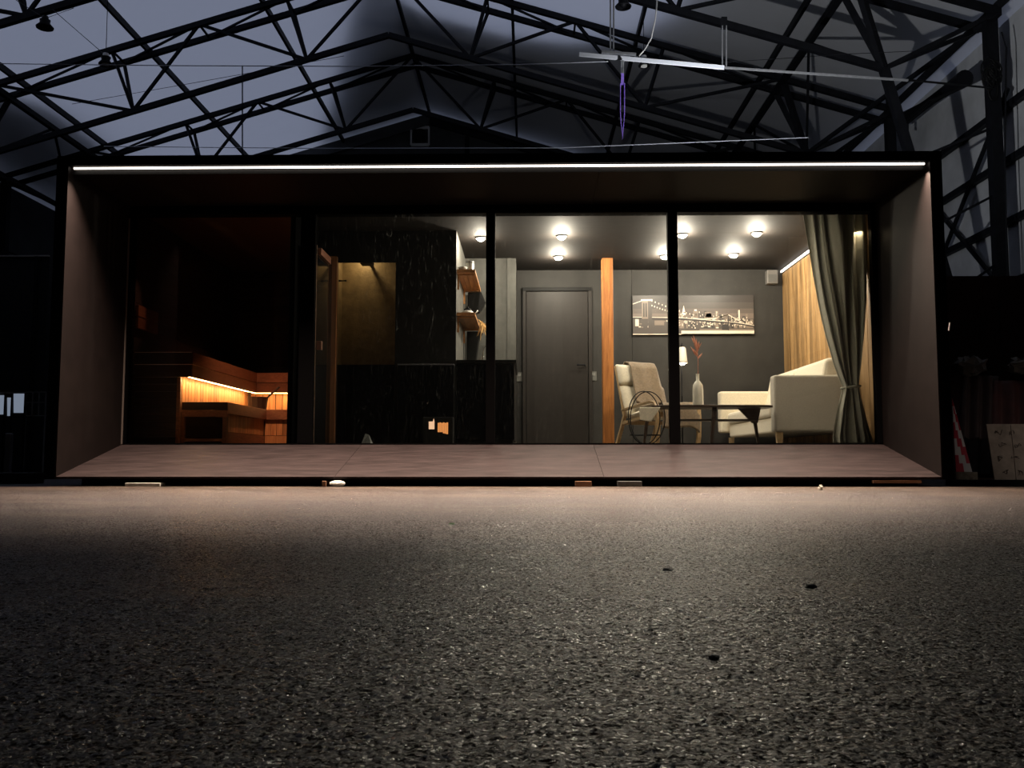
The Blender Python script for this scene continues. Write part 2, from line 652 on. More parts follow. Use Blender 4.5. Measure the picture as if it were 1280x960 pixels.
for nm, y0, mt in (('wall_back', YEND, DARKWALL), ('wall_front', YSTART - 0.05, DARKWALL)):
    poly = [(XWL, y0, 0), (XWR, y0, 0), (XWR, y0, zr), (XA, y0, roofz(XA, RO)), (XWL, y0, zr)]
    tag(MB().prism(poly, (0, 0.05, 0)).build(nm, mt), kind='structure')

# gable framing on the back wall: pale rafters and dark posts
gf = thing('gable_frame', 'framing of the far gable: sloping rafters and upright posts on the dark end wall', 'frame', (XA, YEND - 0.15, 0))
for sgn in (1, -1):
    x1 = XA + sgn * HALF
    MB().bar((XA, YEND - 0.08, roofz(XA, 0.0)), (x1, YEND - 0.08, roofz(x1, 0.0)), 0.08, 0.30).build('rafter', DARKWALL if sgn < 0 else STEEL, gf)
for dx in (-6, -3, 1.0, 3.6, 6.0):
    MB().box(XA + dx - 0.06, XA + dx + 0.06, YEND - 0.12, YEND - 0.02, 0, roofz(XA + dx, -0.2)).build('post', STEEL, gf)

# extractor fan on the gable
c = P(525, 170, YEND - 0.1)
fv = thing('extractor_fan', 'square white framed extractor fan high on the dark far gable wall', 'fan', (c.x, YEND - 0.03, c.z - 0.24))
m = MB()
s_ = 0.24
for a, b in (((-s_, -s_), (s_, -s_)), ((s_, -s_), (s_, s_)), ((s_, s_), (-s_, s_)), ((-s_, s_), (-s_, -s_))):
    m.bar((c.x + a[0], YEND - 0.08, c.z + a[1]), (c.x + b[0], YEND - 0.08, c.z + b[1]), 0.045, 0.08)
m.build('frame', SHEET, fv)
MB().tube([(c.x, YEND - 0.10, c.z), (c.x, YEND - 0.03, c.z)], 0.205, 24).build('shroud', BLACK, fv)
MB().tube([(c.x, YEND - 0.14, c.z), (c.x, YEND - 0.10, c.z)], 0.04, 12).build('hub', STEEL, fv)
for k in range(5):
    t = k * 2 * PI / 5
    MB().bar((c.x + 0.03 * math.cos(t), YEND - 0.12, c.z + 0.03 * math.sin(t)), (c.x + 0.18 * math.cos(t), YEND - 0.11, c.z + 0.18 * math.sin(t)), 0.03, 0.01, 0.08, 0.01).build('blade', STEEL, fv)

# ------------------------------------------------------------------ roof trusses
PXM = D1 / F  # metres per pixel at the first truss plane
n_t = Vector((0, 0, 0))


def make_truss(Y, label):
    t = thing('roof_truss', label, 'truss', (XA, Y, 0), 'triangular lattice roof trusses on raking legs')
    nrm = 1 / math.sqrt(1 + SL * SL)

    def top(d, dy):
        return Vector((XA + d, Y + dy, ZA - SL * abs(d)))

    def low(d):
        sg = 1 if d >= 0 else -1
        return Vector((XA + d, Y + 0.27, ZA - DEP - SL * abs(d)))
    kn = 510 * PXM
    for sg in (1, -1):
        e = sg * HALF
        for dy in (0.0, 0.54):
            MB().bar(top(0, dy), top(e, dy), 0.085, 0.10).build('top_chord', STEEL, t)
        kl = Vector((XA + sg * (kn + 0.49), Y + 0.27, PZ(192, D1 + 0.27, 1028)))
        MB().bar(low(0), kl, 0.085, 0.10).build('bottom_chord', STEEL, t)
        topn = [0, 131 * PXM, 245 * PXM, 359 * PXM, kn]
        feet = [131 * PXM - 0.33 * 1, 359 * PXM - 0.33]
        if sg == 1:
            pass
        web = [(0, feet[0]), (topn[1], feet[0]), (topn[2], feet[0]), (topn[2], feet[1]), (topn[3], feet[1]), (topn[4], feet[1])]
        for a, b in web:
            for dy in ((0.0, 0.54) if abs(a - b) < 0.6 else (0.0,)):
                MB().bar(top(sg * a, dy), low(sg * b), 0.05, 0.05).build('strut', STEEL, t)
        for a, b in zip(topn, topn[1:]):
            MB().bar(top(sg * a, 0), top(sg * b, 0.54), 0.035, 0.035).build('strut', STEEL, t)
            MB().bar(top(sg * b, 0), top(sg * b, 0.54), 0.035, 0.035).build('strut', STEEL, t)
        # knee, raking leg and eave ties
        foot = Vector((XA + sg * (HALF - 0.05), Y + 0.27, 0.0))
        for dy in (0.0, 0.54):
            MB().bar(top(sg * kn, dy), kl, 0.09, 0.10).build('knee_strut', STEEL, t)
            MB().bar(kl, top(e, dy), 0.05, 0.06).build('eave_tie', STEEL, t)
        MB().bar(kl, foot, 0.12, 0.12).build('raking_leg', STEEL, t)
        MB().bar((XA + e, Y + 0.27, 0), (XA + e, Y + 0.27, ZA - SL * HALF), 0.16, 0.16).build('column', STEEL, t)
        for q in range(5):
            f0, f1 = (q + 0.6) / 6.0, (q + 1.1) / 6.0
            pl = foot.lerp(kl, f0)
            MB().bar(pl, (XA + e, Y + 0.27, (f1) * kl.z), 0.035, 0.035).build('strut', STEEL, t)
        MB().bar(top(e, 0), top(e, 0.54), 0.08, 0.1).build('strut', STEEL, t)
    return t


T1 = make_truss(D1, 'second nearest dark steel roof truss, peaking at the top left of centre')
for k, lb in ((-1, 'dark steel roof truss nearest the camera, its end crossing the upper right corner'),
              (1, 'dark steel roof truss third from the camera, peaking just above the far gable fan')):
    c_ = copy_tree(T1)
    c_.location.y = D1 + k * SP
    c_['label'] = lb

# purlins
pl_names = {-4: 'purlin along the left eave of the roof', -3: 'purlin crossing the top left corner of the roof', -2: 'purlin on the left slope, passing the hanging bell lamp',
            -1: 'purlin on the left slope nearest the ridge', 0: 'ridge purlin at the peak of the roof', 1: 'purlin on the right slope nearest the ridge',
            2: 'purlin on the right slope passing above the purple strap', 3: 'purlin on the right slope midway between strap and knee',
            4: 'eave purlin along the top of the right wall'}
for k, lb in pl_names.items():
    d = k * HALF / 4
    z = ZA - SL * abs(d) + 0.11
    tag(MB().box(XA + d - 0.028, XA + d + 0.028, 4, YEND - 0.06, z - 0.07, z + 0.07 - 0.02).build('purlin', STEEL),
        'dark steel ' + lb, 'purlin', 'purlins running away along the roof')
# knee braces running lengthwise between trusses (right and left)
kn = 510 * PXM
for sg, nm in ((1, 'right'), (-1, 'left')):
    bt = thing('knee_beam', 'dark lengthwise beam joining the truss knees on the %s slope, with crossed braces' % nm, 'beam', (XA + sg * kn, D1, 0))
    z = ZA - SL * kn - 0.06
    MB().bar((XA + sg * kn, 8, z), (XA + sg * kn, YEND - 0.2, z), 0.10, 0.10).build('beam', STEEL, bt)
    for k in (-1, 0, 1):
        y0 = D1 + k * SP + 0.27
        kz = PZ(192, D1 + 0.27, 1028)
        if k < 1:
            MB().bar((XA + sg * (kn + 0.49), y0 + 0.0, kz), (XA + sg * HALF, y0 + SP, ZA - SL * HALF), 0.06).build('brace', STEEL, bt)
            MB().bar((XA + sg * HALF, y0 + 0.0, ZA - SL * HALF), (XA + sg * (kn + 0.49), y0 + SP, kz), 0.06).build('brace', STEEL, bt)
            MB().bar((XA + sg * (kn + 0.49), y0, kz), (XA + sg * kn, y0 + SP / 2, z), 0.045).build('brace', STEEL, bt)
            MB().bar((XA + sg * (kn + 0.49), y0 + SP, kz), (XA + sg * kn, y0 + SP / 2, z), 0.045).build('brace', STEEL, bt)

# girts and bracing on the right wall
wg = thing('wall_framing', 'rails and crossed braces on the pale right wall of the hall', 'frame', (XWR - 0.1, 12, 0))
for z in (1.0, 1.9, 2.8, 3.7, 4.6, 5.4):
    MB().box(XWR - 0.10, XWR - 0.01, YSTART, YEND - 0.2, z - 0.05, z + 0.05).build('rail', STEEL, wg)
for k in (-1, 0, 1):
    y0 = D1 + k * SP + 0.27
    MB().bar((XWR - 0.13, y0, 2.4), (XWR - 0.13, y0 + SP, 5.6), 0.05).build('brace', STEEL, wg)
    MB().bar((XWR - 0.13, y0, 5.6), (XWR - 0.13, y0 + SP, 2.4), 0.05).build('brace', STEEL, wg)
# ventilation tube along the right eave
a, b = P(1250, 98, 13.6), P(1165, 148, 15.5)
dt = thing('cable_reel_tube', 'dark round tube lying along the right wall below the eave', 'duct', (a.x, a.y, a.z))
MB().tube([P(1206, 98, 13.6), P(1128, 150, 16.2)], 0.13, 16).build('tube', STEEL, dt)
MB().bar(P(1134, 146, 16.0), P(1134, 166, 16.0), 0.04).build('bracket', STEEL, dt)
# tangled cables and clamps on the nearest right column
cbt = thing('cable_bundle', 'tangle of dark cables hooked on the nearest right column', 'cable', tuple(P(1240, 100, 13.0)))
m = MB()
for k in range(7):
    pts = []
    c0 = P(1243 + random.uniform(-8, 6), 95 + random.uniform(-10, 20), 13.0)
    for i in range(14):
        t = i / 13 * 2 * PI * 1.1
        pts.append(c0 + Vector((math.cos(t) * (0.07 + 0.02 * k % 0.06), 0, math.sin(t) * (0.12 + 0.012 * k))))
    m.tube(pts, 0.012, 5)
m.build('loops', BLACK, cbt, smooth=True)
m = MB()
m.tube([P(1252, 40, 12.9), P(1258, 60, 12.9), P(1256, 200, 12.9), P(1259, 330, 12.9), P(1258, 560, 12.9)], 0.012, 6)
m.build('drop_cable', STEEL, cbt)

# ------------------------------------------------------------------ wires, rail, lamps, strap
tag(MB().tube([P(-40, 79, 11.0), P(200, 82, 11.0), P(430, 83, 11.0), P(640, 81, 11.0), P(760, 77, 11.0)], 0.006, 5).build('steel_wire', WIRE),
    'long pale wire stretched level across the left roof to the aluminium rail', 'wire')
tag(MB().tube([P(130, 183, 12.9), P(400, 185.5, 12.9), P(700, 185, 12.9), P(1010, 172, 12.9)], 0.006, 5).build('steel_wire', WIRE),
    'thin pale wire running just above the cabin roof edge', 'wire')
tag(MB().tube([P(905, 78, 11.2), P(1050, 68, 11.2), P(1140, 64, 12.2)], 0.004, 5).build('steel_wire', STEEL),
    'thin dark wire from the rail hanger towards the right knee joint', 'wire')
tag(MB().tube([P(90, 130, 13.2), P(240, 104, 13.2), P(430, 70, 13.2)], 0.004, 5).build('steel_wire', STEEL),
    'thin dark wire slanting up across the lit left roof slope', 'wire')
tag(MB().tube([P(303, 83, 13.4), P(303, 200, 13.4)], 0.01, 5).build('hanging_rod', STEEL),
    'thin dark rod hanging straight down from the long wire, left of centre', 'rod')

rt = thing('lighting_rail', 'long thin aluminium rail hung level under the right roof slope', 'rail', tuple(P(900, 84, 11.0)))
MB().bar(P(724, 68, 11.0), P(905, 84.5, 11.0), 0.03, 0.045).build('rail', mat('rail_aluminium', (0.85, 0.88, 0.95), 0.5), rt)
MB().bar(P(905, 84.5, 11.0), P(1135, 100.5, 11.0), 0.025, 0.022).build('rail_extension', STEEL_LT, rt)
MB().bar(P(1135, 100, 11.0), P(1240, 110, 12.2), 0.022, 0.02).build('rail_extension', STEEL, rt)
MB().bar(P(752, 65, 10.98), P(795, 68, 10.98), 0.03, 0.03).build('clamp', STEEL_LT, rt)
for px, y0 in ((763, -30), (767, -30)):
    MB().tube([P(px, y0, 11.0), P(px, 69, 11.0)], 0.010, 6).build('hanger', STEEL_LT, rt)
for px, y0 in ((903, 32), (908, 32)):
    MB().tube([P(px, y0, 11.0), P(px, 84, 11.0)], 0.009, 6).build('hanger', STEEL_LT, rt)
MB().bar(P(905, 22, 11.02), P(905, 36, 11.02), 0.07, 0.05).build('clamp', STEEL, rt)
tag(MB().tube([P(822, -30, 11.2), P(821, 6, 10.9), P(819, 25, 10.9), P(814, 48, 10.9), P(806, 62, 10.9), P(799, 70, 10.9)], 0.008, 6).build('white_cable', WHITE, smooth=True),
    'curved white cable dropping onto the aluminium rail', 'cable')
# purple strap
st = thing('lifting_strap', 'purple webbing loop hanging from the aluminium rail', 'strap', tuple(P(778, 176, 10.95)))
MB().tube([P(778, 76, 10.95), P(778, 92, 10.95)], 0.022, 8).build('hook', STEEL_LT, st)
pts = [P(778 + math.copysign(2.6, s) * min(1, abs(s) * 2.2), 105 + 68 * (1 - abs(s)), 10.95) for s in [x / 10 for x in range(-10, 11)]]
m = MB()
for a, b in zip(pts, pts[1:]):
    m.bar(a, b + (b - a) * 0.05, 0.045, 0.008, up=Vector((1, 0, 0)))
m.bar(P(778, 92, 10.95), P(778, 106, 10.95), 0.035, 0.02)
m.build('webbing', PURPLE, st)


def bell_lamp(px, py, Y, rr, label, tilt=0.0, cables=(), face=False):
    c = P(px, py, Y)
    t = thing('hanging_lamp', label, 'lamp', tuple(c))
    sh = MB().lathe([(0.02, 0.10), (0.06, 0.09), (rr * 0.55, 0.05), (rr, 0.0), (rr * 0.97, -0.012)], c, 24, cap=False)
    o = sh.build('shade', STEEL, t, smooth=True, solid=0.006)
    o.rotation_euler = (0, tilt, 0)
    MB().lathe([(0.0, 0.11), (0.035, 0.11), (0.045, 0.06), (0.05, 0.0), (0.035, -0.03), (0.0, -0.04)], c + Vector((0, 0, 0.03)), 12, cap=False).build('bulb', WHITE if face else STEEL, t, smooth=True)
    if face:
        MB().lathe([(rr * 0.6, -0.014), (rr * 0.6, -0.004)], c, 20).build('diffuser', WHITE, t)
    for (x1, y1, YY) in cables:
        MB().tube([c + Vector((0, 0, 0.11)), P(x1, y1, YY)], 0.005, 5).build('cable', STEEL, t)
    return t


bell_lamp(56, 34, 10.8, 0.10, 'dark bell lamp hanging in the top left corner of the roof', 0.0, ((20, 0, 11.2), (92, 10, 11.2)))
bell_lamp(132, 80, 11.4, 0.085, 'dark bell lamp hung on a straight wire against the lit left slope', 0.0, ((135, -10, 11.4), (66, 12, 12.5)), True)
bell_lamp(779, 8, 11.2, 0.10, 'grey disc lamp at the top edge beside the rail hangers', 0.0, ((779, -30, 11.2),))
bell_lamp(805, 82, 12.2, 0.075, 'small round lamp with a pale face just below the aluminium rail', 0.0, ((804, 0, 12.2),), True)

# ------------------------------------------------------------------ the cabin
ZT = PZ(206, YF)      # terrace ceiling (front)
ZFL = PZ(555, YG)     # inner floor level
ZGT = PZ(267, YG)     # top of the glass
ZC = PZ(338, YB)      # inner ceiling
XL = PX(70, YF, 590)
XR = PX(1177, YF, 590)
TH = 0.10
ZTOP = ZT + 0.10
print('dims', ZT, ZFL, ZGT, ZC, XL, XR, XA, ZA, HALF, SL, DEP)
cab = thing('sauna_cabin', 'long black framed sauna cabin with a full width glazed front and brown terrace', 'cabin', ((XL + XR) / 2, YF, 0))
YO = YB + 0.15
ZB = 0.06
# outer black frame
MB().box(XL - TH, XL - 0.012, YF, YO, ZB, ZTOP).build('side_frame', BLACKFRAME, cab)
MB().box(XR + 0.012, XR + TH, YF, YO, ZB, ZTOP).build('side_frame', BLACKFRAME, cab)
MB().box(XL - TH, XR + TH, YF, YF + 0.05, ZT + 0.016, ZTOP).build('front_fascia', BLACKFRAME, cab)
MB().box(XL - TH, XR + TH, YF + 0.05, YO, ZT + 0.016, ZTOP - 0.01).build('roof', BLACK, cab)
MB().box(XL - TH, XR + TH, YO, YO + 0.05, ZB, ZTOP).build('rear_panel', BLACK, cab)
# terrace lining
MB().box(XL - 0.012, XL, YF + 0.002, YG, ZB, ZT + 0.012).build('terrace_side_lining', PLYWALL, cab)
MB().box(XR, XR + 0.012, YF + 0.002, YG, ZB, ZT + 0.012).build('terrace_side_lining', PLYWALL, cab)
seams = [XL, PX(418, YF, 590), PX(755, YF, 590), XR]
for a, b in zip(seams, seams[1:]):
    MB().box(a + 0.002, b - 0.002, YF + 0.086, YG, ZT, ZT + 0.012).build('terrace_ceiling_panel', PLYWALL, cab)
ZD0 = PZ(596, YF)
for a, b in zip(seams, seams[1:]):
    a += 0.0015
    b -= 0.0015
    m = MB()
    m.add([(a, YF, ZD0), (b, YF, ZD0), (b, YG, ZFL), (a, YG, ZFL), (a, YF, ZD0 - 0.018), (b, YF, ZD0 - 0.018), (b, YG, ZFL - 0.018), (a, YG, ZFL - 0.018)],
          [(0, 1, 2, 3), (7, 6, 5, 4), (0, 4, 5, 1), (1, 5, 6, 2), (2, 6, 7, 3), (3, 7, 4, 0)])
    m.build('terrace_deck_panel', PLYDECK, cab)
# lintel above and sill below the glass
MB().box(XL, XR, YG - 0.03, YG + 0.10, ZGT, ZT).build('lintel', BLACKFRAME, cab)
MB().box(XL, XR, YG, YO, ZFL - 0.15, ZFL - 0.002).build('cabin_floor', mat('dark_cabin_floor', (0.10, 0.08, 0.06), 0.5), cab)
MB().box(XL, XR, YG + 0.10, YO, ZC, ZC + 0.03).build('cabin_ceiling', CEIL, cab)
# LED strip
MB().box(XL + 0.02, XR - 0.02, YF + 0.052, YF + 0.060, ZT + 0.000, ZT + 0.015).build('led_strip', LEDW, cab)
MB().box(XL + 0.002, XR - 0.002, YF + 0.080, YF + 0.084, ZT - 0.040, ZT + 0.016).build('led_channel_lip', BLACK, cab)
# mullions
XM = [(PX(373, YG), PX(391.5, YG)), (PX(607.5, YG, 400), PX(619, YG, 400)), (PX(835.5, YG, 400), PX(848, YG, 400))]
for a, b in XM:
    MB().box(a, b, YG - 0.03, YG + 0.05, ZFL, ZGT).build('mullion', BLACKFRAME, cab, bevel=0.003)
MB().box(XL, XL + 0.03, YG - 0.03, YG + 0.05, ZFL, ZGT).build('mullion', BLACKFRAME, cab)
MB().box(XR - 0.05, XR, YG - 0.03, YG + 0.05, ZFL, ZGT).build('mullion', BLACKFRAME, cab)
MB().box(XL, XL + 0.012, YG - 0.045, YG - 0.032, ZFL, PZ(272, YG)).build('corner_highlight', mat('highlight_brown', (0.10, 0.085, 0.075), 0.5), cab)  # paler strip painting the lit corner of the lining
MB().box(XL, XR, YG - 0.03, YG + 0.05, ZFL - 0.01, ZFL + 0.008).build('sill', BLACKFRAME, cab)
edges = [XL + 0.03, XM[0][0], XM[0][1], XM[1][0], XM[1][1], XM[2][0], XM[2][1], XR - 0.05]
for a, b in zip(edges[::2], edges[1::2]):
    m = MB()
    m.add([(a, YG + 0.01, ZFL + 0.008), (b, YG + 0.01, ZFL + 0.008), (b, YG + 0.01, ZGT), (a, YG + 0.01, ZGT)], [(0, 1, 2, 3)])
    m.build('glass_pane', GLASS, cab)

# inner walls
YK = 11.36
YW = 9.95
XS1 = PX(385, 9.6)          # sauna dividing wall
XKL = PX(570, YW, 400)      # kitchen niche left wall
XKR = PX(645, YK, 400)      # end of kitchen back wall
WT = 0.03
bx = [XKR, PX(790, YB, 400), XR]
for a, b in zip(bx, bx[1:]):
    MB().box(a + 0.002, b - 0.002, YB, YB + 0.02, ZFL, ZC).build('back_wall_panel', GREYWALL, cab)
MB().box(XKL - 0.3, XKR, YK, YK + 0.02, ZFL, ZC).build('kitchen_wall', KITWALL, cab)
MB().box(XKR - 0.02, XKR, YK + 0.02, YB, ZFL, ZC).build('kitchen_wall', GREYWALL, cab)
MB().box(PX(634, YK - 0.02, 400), PX(638, YK - 0.02, 400), YK - 0.012, YK, ZFL + 0.9, ZC).build('wall_trim', KITWALL, cab)
MB().box(XKL - 0.02, XKL, YW + 0.02, YK, ZFL, ZC).build('niche_side_wall', KITWALL, cab)
# black front wall with shower opening
ox0, ox1, oz = PX(422, YW, 400), PX(494, YW, 400), PZ(328, YW, 450)
MB().box(ox1, XKL, YW, YW + 0.02, ZFL, ZC).build('tall_black_wall', BLACK, cab)
MB().box(XS1, ox1, YW, YW + 0.02, oz, ZC).build('shower_header', BLACK, cab)
MB().box(XS1, ox0 - 0.14, YW, YW + 0.02, ZFL, oz).build('shower_jamb', BLACK, cab)
# shower box
MB().box(ox0 - 0.15, ox1 + 0.25, YW + 0.95, YW + 0.97, ZFL, ZC).build('shower_back_wall', SHOWER, cab)
MB().box(ox0 - 0.17, ox0 - 0.15, YW + 0.02, YW + 0.97, ZFL, ZC).build('shower_side_wall', SHOWER, cab)
MB().box(ox1 + 0.25, ox1 + 0.27, YW + 0.02, YW + 0.97, ZFL, ZC).build('shower_side_wall', BLACK, cab)
# gloss black panel standing in for the dark lower half of the shower
MB().box(ox0, ox1, YW - 0.005, YW + 0.012, ZFL, PZ(456, YW, 450)).build('shower_shade_panel', GLOSSBLACK, cab)
MB().tube([P(427, 351, YW - 0.01) + Vector((-0.03, 0, 0)), P(433, 351, YW - 0.01)], 0.012, 8).build('hinge', BLACK, cab)
# wooden jamb of the sauna / shower passage
j0 = PX(405, YW - 0.02, 400)
MB().box(j0, ox0 - 0.004, YW - 0.06, YW + 0.02, ZFL, PZ(322, YW, 410)).build('wooden_jamb', wood('jamb_wood', (0.20, 0.085, 0.035), (0.10, 0.04, 0.015), (1, 1, 0.06), 0.5), cab)
MB().box(ox0 - 0.006, ox0, YW - 0.065, YW - 0.055, ZFL, oz).build('jamb_edge', SAUNAW, cab)
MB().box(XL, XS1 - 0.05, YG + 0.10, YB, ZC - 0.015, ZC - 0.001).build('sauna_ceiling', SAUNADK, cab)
# sauna dividing wall and back wall
MB().box(XS1 - 0.05, XS1, YG + 0.06, YO - 0.05, ZFL, ZC).build('sauna_partition', BLACKFRAME, cab)
nb = 10
zz = ZFL
k = 0
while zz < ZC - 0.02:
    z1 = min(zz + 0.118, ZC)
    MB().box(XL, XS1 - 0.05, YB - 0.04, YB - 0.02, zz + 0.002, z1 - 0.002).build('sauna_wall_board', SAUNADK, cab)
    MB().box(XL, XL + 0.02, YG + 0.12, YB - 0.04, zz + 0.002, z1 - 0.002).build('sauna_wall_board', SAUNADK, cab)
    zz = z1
# oak boards on the right wall
y = YG + 0.12
k = 0
while y < YB - 0.01:
    wdt = 0.095 + 0.03 * random.random()
    y1 = min(y + wdt, YB - 0.002)
    o = MB().box(XR - 0.022 - 0.004 * random.random(), XR, y + 0.0015, y1 - 0.0015, ZFL, ZC - 0.06).build('oak_wall_board', PANELW, cab)
    y = y1
# inner LED cove above the oak boards
MB().box(XR - 0.045, XR - 0.03, YG + 0.15, YB - 0.01, ZC - 0.045, ZC - 0.02).build('cove_led', LEDW, cab)
area('cove_light', (XR - 0.10, (YG + YB) / 2, ZC - 0.05), (XR - 0.02, (YG + YB) / 2, 0.4), 16, (1.0, 0.78, 0.50), 3.0, 0.03).rotation_euler = (0, R(-8), R(90))
# door in the back wall
dx0, dx1 = PX(658, YB, 450), PX(735, YB, 450)
dz = PZ(365, YB, 700)
d = MB().box(dx0, dx1, YB - 0.035, YB - 0.001, ZFL, dz).build('door', DOORM, cab, bevel=0.004)
hx, hz = PX(731, YB, 455), PZ(457, YB, 720)
MB().tube([(hx, YB - 0.035, hz), (hx, YB - 0.085, hz), (hx - 0.11, YB - 0.09, hz)], 0.010, 8).build('door_handle', STEEL, d)
fr = MB()
MB().box(dx0 - 0.05, dx0 - 0.006, YB - 0.045, YB - 0.001, ZFL, dz + 0.05).build('door_frame', DOORM, cab, bevel=0.003)
MB().box(dx1 + 0.006, dx1 + 0.05, YB - 0.045, YB - 0.001, ZFL, dz + 0.05).build('door_frame', DOORM, cab, bevel=0.003)
MB().box(dx0 - 0.05, dx1 + 0.05, YB - 0.05, YB - 0.001, dz + 0.006, dz + 0.055).build('door_frame', BLACK, cab, bevel=0.003)
# oak post
px0 = PX(753.5, YK, 450)
MB().box(px0, px0 + 0.135, YK, YK + 0.16, ZFL, ZC).build('oak_post', POSTW, cab, bevel=0.004)
# switches
for px, py in ((649, 471), (742, 470)):
    c = P(px, py, YB - 0.01)
    s = MB().box(c.x - 0.04, c.x + 0.04, YB - 0.012, YB, c.z - 0.06, c.z + 0.06).build('switch_plate', mat('grey_plate', (0.12, 0.12, 0.11), 0.4), cab)
    MB().box(c.x - 0.02, c.x + 0.02, YB - 0.018, YB - 0.012, c.z + 0.005, c.z + 0.04).build('switch_key', mat('grey_key', (0.2, 0.2, 0.19), 0.4), s)
# skids and blocks under the cabin
for i, y in enumerate((YF + 0.35, YF + 2.2)):
    tag(MB().box(XL + 0.05, XR - 0.05, y, y + 0.12, 0, ZB - 0.002).build('skid_beam', BLACK),
        'black %s skid beam lying on the floor under the cabin' % ('front' if i == 0 else 'rear'), 'beam')
blocks = [(407, 412, 'brown', 'short brown wooden block under the cabin, beside the white lump'),
          (718, 738, 'brown', 'brown wooden block under the cabin below the oak post'),
          (770, 800, 'grey', 'pale grey packing strip under the cabin right of the brown block'),
          (165, 208, 'white', 'thin white batten under the left end of the cabin')]
BC = {'brown': mat('block_wood', (0.20, 0.10, 0.05), 0.7, noise=0.3), 'grey': mat('grey_block', (0.10, 0.11, 0.11), 0.7, noise=0.4, nscale=14),
      'white': mat('white_block', (0.5, 0.52, 0.48), 0.6, noise=0.4, nscale=14)}
for a, b, cc, lb in blocks:
    x0, x1 = PX(a, YF + 0.12, 602), PX(b, YF + 0.12, 602)
    tag(MB().box(x0, x1, YF - 0.015, YF + 0.10, 0, 0.046 if cc != 'white' else 0.03).build('packing_block', BC[cc], bevel=0.003), lb, 'block')
c = P(422, 602, YF - 0.02)
m = MB().sphere((c.x, c.y, 0.026), 0.065, 0.04, 0.026, 12, 8)
for v in m.v:
    v += Vector((random.uniform(-1, 1), random.uniform(-1, 1), 0)) * 0.006
tag(m.build('foam_lump', mat('white_foam', (0.6, 0.62, 0.55), 0.8, noise=0.4, nscale=30), smooth=True), 'crumpled white lump under the cabin edge left of centre', 'lump')
tag(MB().box(PX(1090, YF + 0.02, 598), PX(1150, YF + 0.02, 598), YF - 0.01, YF + 0.03, 0.03, 0.054).build('batten', BC['brown']),
    'light wooden batten under the right end of the cabin', 'batten')

# ------------------------------------------------------------------ downlights
dl = [(702, 295, 'nearer of the pair of glowing ceiling downlights above the grey door'), (698, 321, 'farther of the pair of glowing ceiling downlights above the grey door'),
      (853, 293, 'glowing ceiling downlight just right of the right mullion'), (831, 320, 'glowing ceiling downlight just left of the right mullion'),
      (946, 291, 'glowing ceiling downlight nearest the curtain'), (917, 318, 'glowing ceiling downlight above the right end of the bridge picture'),
      (601, 297, 'ceiling downlight over the kitchen shelves, beside the middle mullion')]
first = None
for px, py, lb in dl:
    d = ray(px, py)
    p = CAM + d * ((ZC - 0.006 - CAM.z) / d.z)
    if first is None:
        t = thing('downlight', lb, 'lamp', (p.x, p.y, ZC - 0.02), 'downlights in the cabin ceiling')
        MB().lathe([(0.047, 0), (0.058, 0.0), (0.060, 0.012), (0.058, 0.019), (0.047, 0.019)], t.location, 24, cap=False).build('ring', STEEL_LT, t, smooth=True)
        MB().lathe([(0.001, -0.026), (0.028, -0.022), (0.045, -0.008), (0.046, 0.012)], t.location, 20).build('lens', LENS, t, smooth=True)
        first = t
    else:
        t = copy_tree(first)
        t.location = (p.x, p.y, ZC - 0.02)
        t['label'] = lb
    l = bpy.data.lights.new('downlight_lamp', 'POINT')
    l.energy = 50 if px != 601 else 26
    l.color = (1.0, 0.88, 0.70)
    l.shadow_soft_size = 0.03
    lo_ = bpy.data.objects.new('downlight_lamp', l)
    COL.objects.link(lo_)
    lo_.location = (p.x, p.y, ZC - 0.095)

# shower lamp
sp = thing('shower_head', 'dark square shower head under the shower ceiling', 'shower head', tuple(P(459, 330, YW + 0.6)))
c = P(459, 330, YW + 0.6)
MB().box(c.x - 0.07, c.x + 0.07, c.y - 0.07, c.y + 0.07, c.z - 0.01, c.z + 0.02).build('head', BLACK, sp)
MB().box(c.x - 0.015, c.x + 0.015, c.y, YW + 0.95, c.z + 0.03, c.z + 0.05).build('arm', BLACK, sp)
area('shower_lamp', (ox0 + 0.12, YW + 0.80, ZC - 0.03), (ox0 + 0.12, YW + 0.80, 0.4), 2.6, (1.0, 0.76, 0.42), 0.1, shape='DISK')

# ------------------------------------------------------------------ sauna
YS = YG + 0.15
xe_u = PX(240, YS, 450)
z_u1, z_um, z_u0 = PZ(440, YS, 240), PZ(455.5, YS, 240), PZ(471, YS, 240)
ybk = 11.25
ub = thing('upper_sauna_bench', 'upper L-shaped sauna bench of dark red boards with glowing strip below', 'bench', (XL + 0.3, YS, ZFL))
xs = XL + 0.024
for i in range(5):
    a = xs + (xe_u - 0.03 - xs) * i / 5
    b = xs + (xe_u - 0.03 - xs) * (i + 1) / 5
    MB().box(a + 0.003, b - 0.003, YS + 0.026, YB - 0.045, z_u1 - 0.028, z_u1 - 0.002).build('seat_board', SAUNAH, ub)
for i in range(5):
    a = ybk + 0.03 + (YB - 0.05 - ybk - 0.03) * i / 5
    b = ybk + 0.03 + (YB - 0.05 - ybk - 0.03) * (i + 1) / 5
    MB().box(xe_u, XS1 - 0.055, a + 0.003, b - 0.003, z_u1 - 0.028, z_u1 - 0.002).build('seat_board', SAUNAH, ub)
